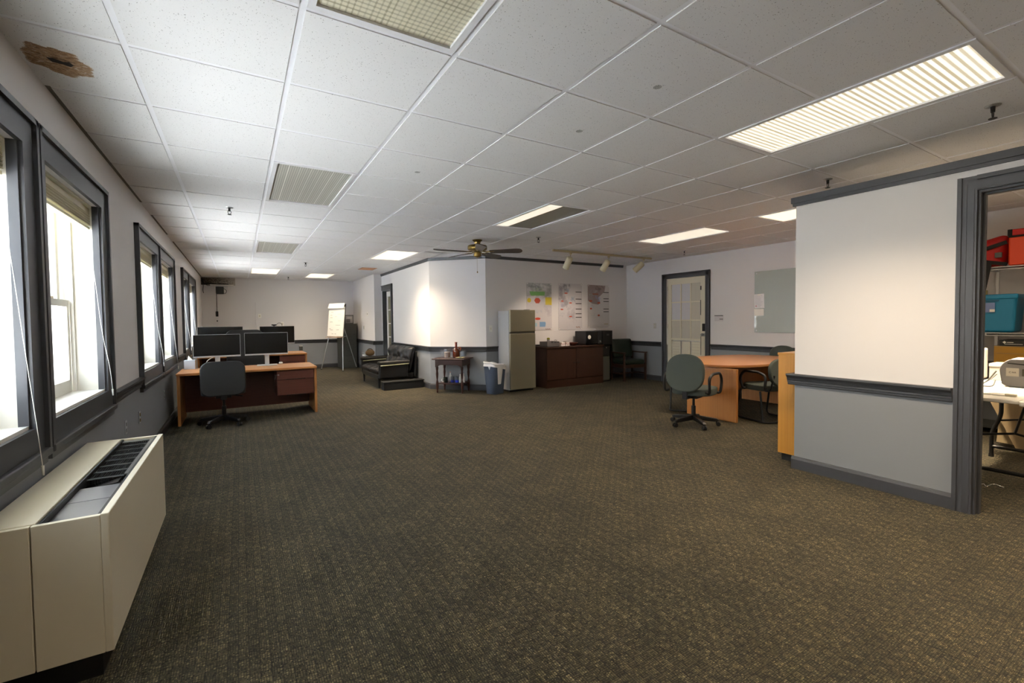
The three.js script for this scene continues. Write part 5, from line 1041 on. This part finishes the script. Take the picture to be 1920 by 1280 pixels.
{
  const t = thing('beige_bin', 'beige tapered plastic bin on the lower wire shelf beside the blue tote', 'bin', [7.6, 1.158, -1.22]);
  obj('body', [lathe([[0, 0], [0.11, 0], [0.14, 0.4], [0.152, 0.4], [0.152, 0.42], [0.13, 0.42], [0.104, 0.01], [0, 0.01]])], M.beige, t); obj('rim', [lathe([[0.14, 0.38], [0.158, 0.38], [0.158, 0.395], [0.14, 0.395]])], M.beige, t);
}
{ const t = thing('white_box', 'white box standing in the beige bin on the lower wire shelf', 'box', [7.6, 1.17, -1.22]); obj('body', [rbx(-0.07, 0.07, 0, 0.6, -0.07, 0.07, 0.01)], M.white, t); obj('lid', [rbx(-0.072, 0.072, 0.56, 0.602, -0.072, 0.072, 0.006)], M.white, t); }
{
  const t = thing('floor_shelf', 'dark low shelf unit under the lower wire shelf', 'shelf', [7.6, 0, -1.0]);
  obj('top_board', [bx(-0.24, 0.24, 0.78, 0.8, -0.9, 1.0)], M.greyDark, t); for (const z of [-0.89, 0, 0.98]) obj('upright', [bx(-0.24, 0.24, 0, 0.78, z - 0.012, z + 0.012)], M.greyDark, t); obj('bottom_board', [bx(-0.24, 0.24, 0.06, 0.08, -0.88, 0.97)], M.greyDark, t);
}
{
  const t = thing('cardboard_carton', 'yellow brown cardboard carton wrapped in shiny tape on the low shelf', 'carton', [7.55, 0.801, -1.28]);
  obj('body', [rbx(-0.17, 0.2, 0, 0.2, -0.3, 0.3, 0.004)], M.tape, t); obj('flap', [bx(-0.173, -0.168, 0.12, 0.124, -0.28, 0.29), bx(-0.172, 0.2, 0.2, 0.206, -0.3, 0.3)], M.cardLight, t); obj('tape_strip', [bx(-0.1735, -0.17, 0, 0.2, -0.03, 0.03)], mat('#c7a765', 0.25), t);
}
{
  const t = thing('flat_black_box', 'flat black box with a white mark on top of the taped carton', 'box', [7.55, 1.008, -1.26]);
  obj('body', [rbx(-0.16, 0.2, 0, 0.065, -0.28, 0.3, 0.003)], mat('#211f1d', 0.5), t); obj('mark', [new THREE.BoxGeometry(0.002, 0.022, 0.022).rotateX(0.78).translate(-0.161, 0.04, -0.24), bx(-0.162, -0.16, 0.036, 0.042, -0.22, -0.17), bx(-0.162, -0.16, 0.018, 0.022, -0.24, -0.1)], M.paper, t); obj('sticker', [bx(-0.163, -0.16, 0.012, 0.03, 0.05, 0.2)], M.paper, t);
}
for (const [x, turn, roll, m, label] of [[6.62, 0.12, -0.42, M.card, 'brown cardboard sheet leaning askew under the folding table'], [6.72, 0.0, 0.05, M.cardLight, 'lighter cardboard sheet leaning upright behind the askew one']]) {
  const t = thing('cardboard_sheet', label, 'cardboard', [x, 0, -1.05]);
  obj('board', [bx(-0.012, 0.012, -0.3, 0.3, -0.34, 0.34).rotateX(roll).rotateZ(-0.12).translate(0.04, roll < -0.2 ? 0.415 : 0.32, 0)], m, t);
  obj('fold_line', [bx(-0.014, -0.012, -0.29, 0.29, -0.004, 0.004).rotateX(roll).rotateZ(-0.12).translate(0.04, roll < -0.2 ? 0.415 : 0.32, 0)], M.greyDark, t);
}
tag(obj('floor_wire', [curveTube([[5.0, 0.006, -1.14], [5.05, 0.012, -1.12], [5.02, 0.006, -1.1], [5.08, 0.02, -1.07], [5.1, 0.006, -1.02]], 0.004)], M.chrome), 'short shiny wire lying on the storage room carpet', 'wire');

// ---------------------------------------------------------------- shadows on, hand over
scene.traverse((o) => { if (o.isMesh) { o.castShadow = true; o.receiveShadow = true; } });
renderer.render(scene, camera);
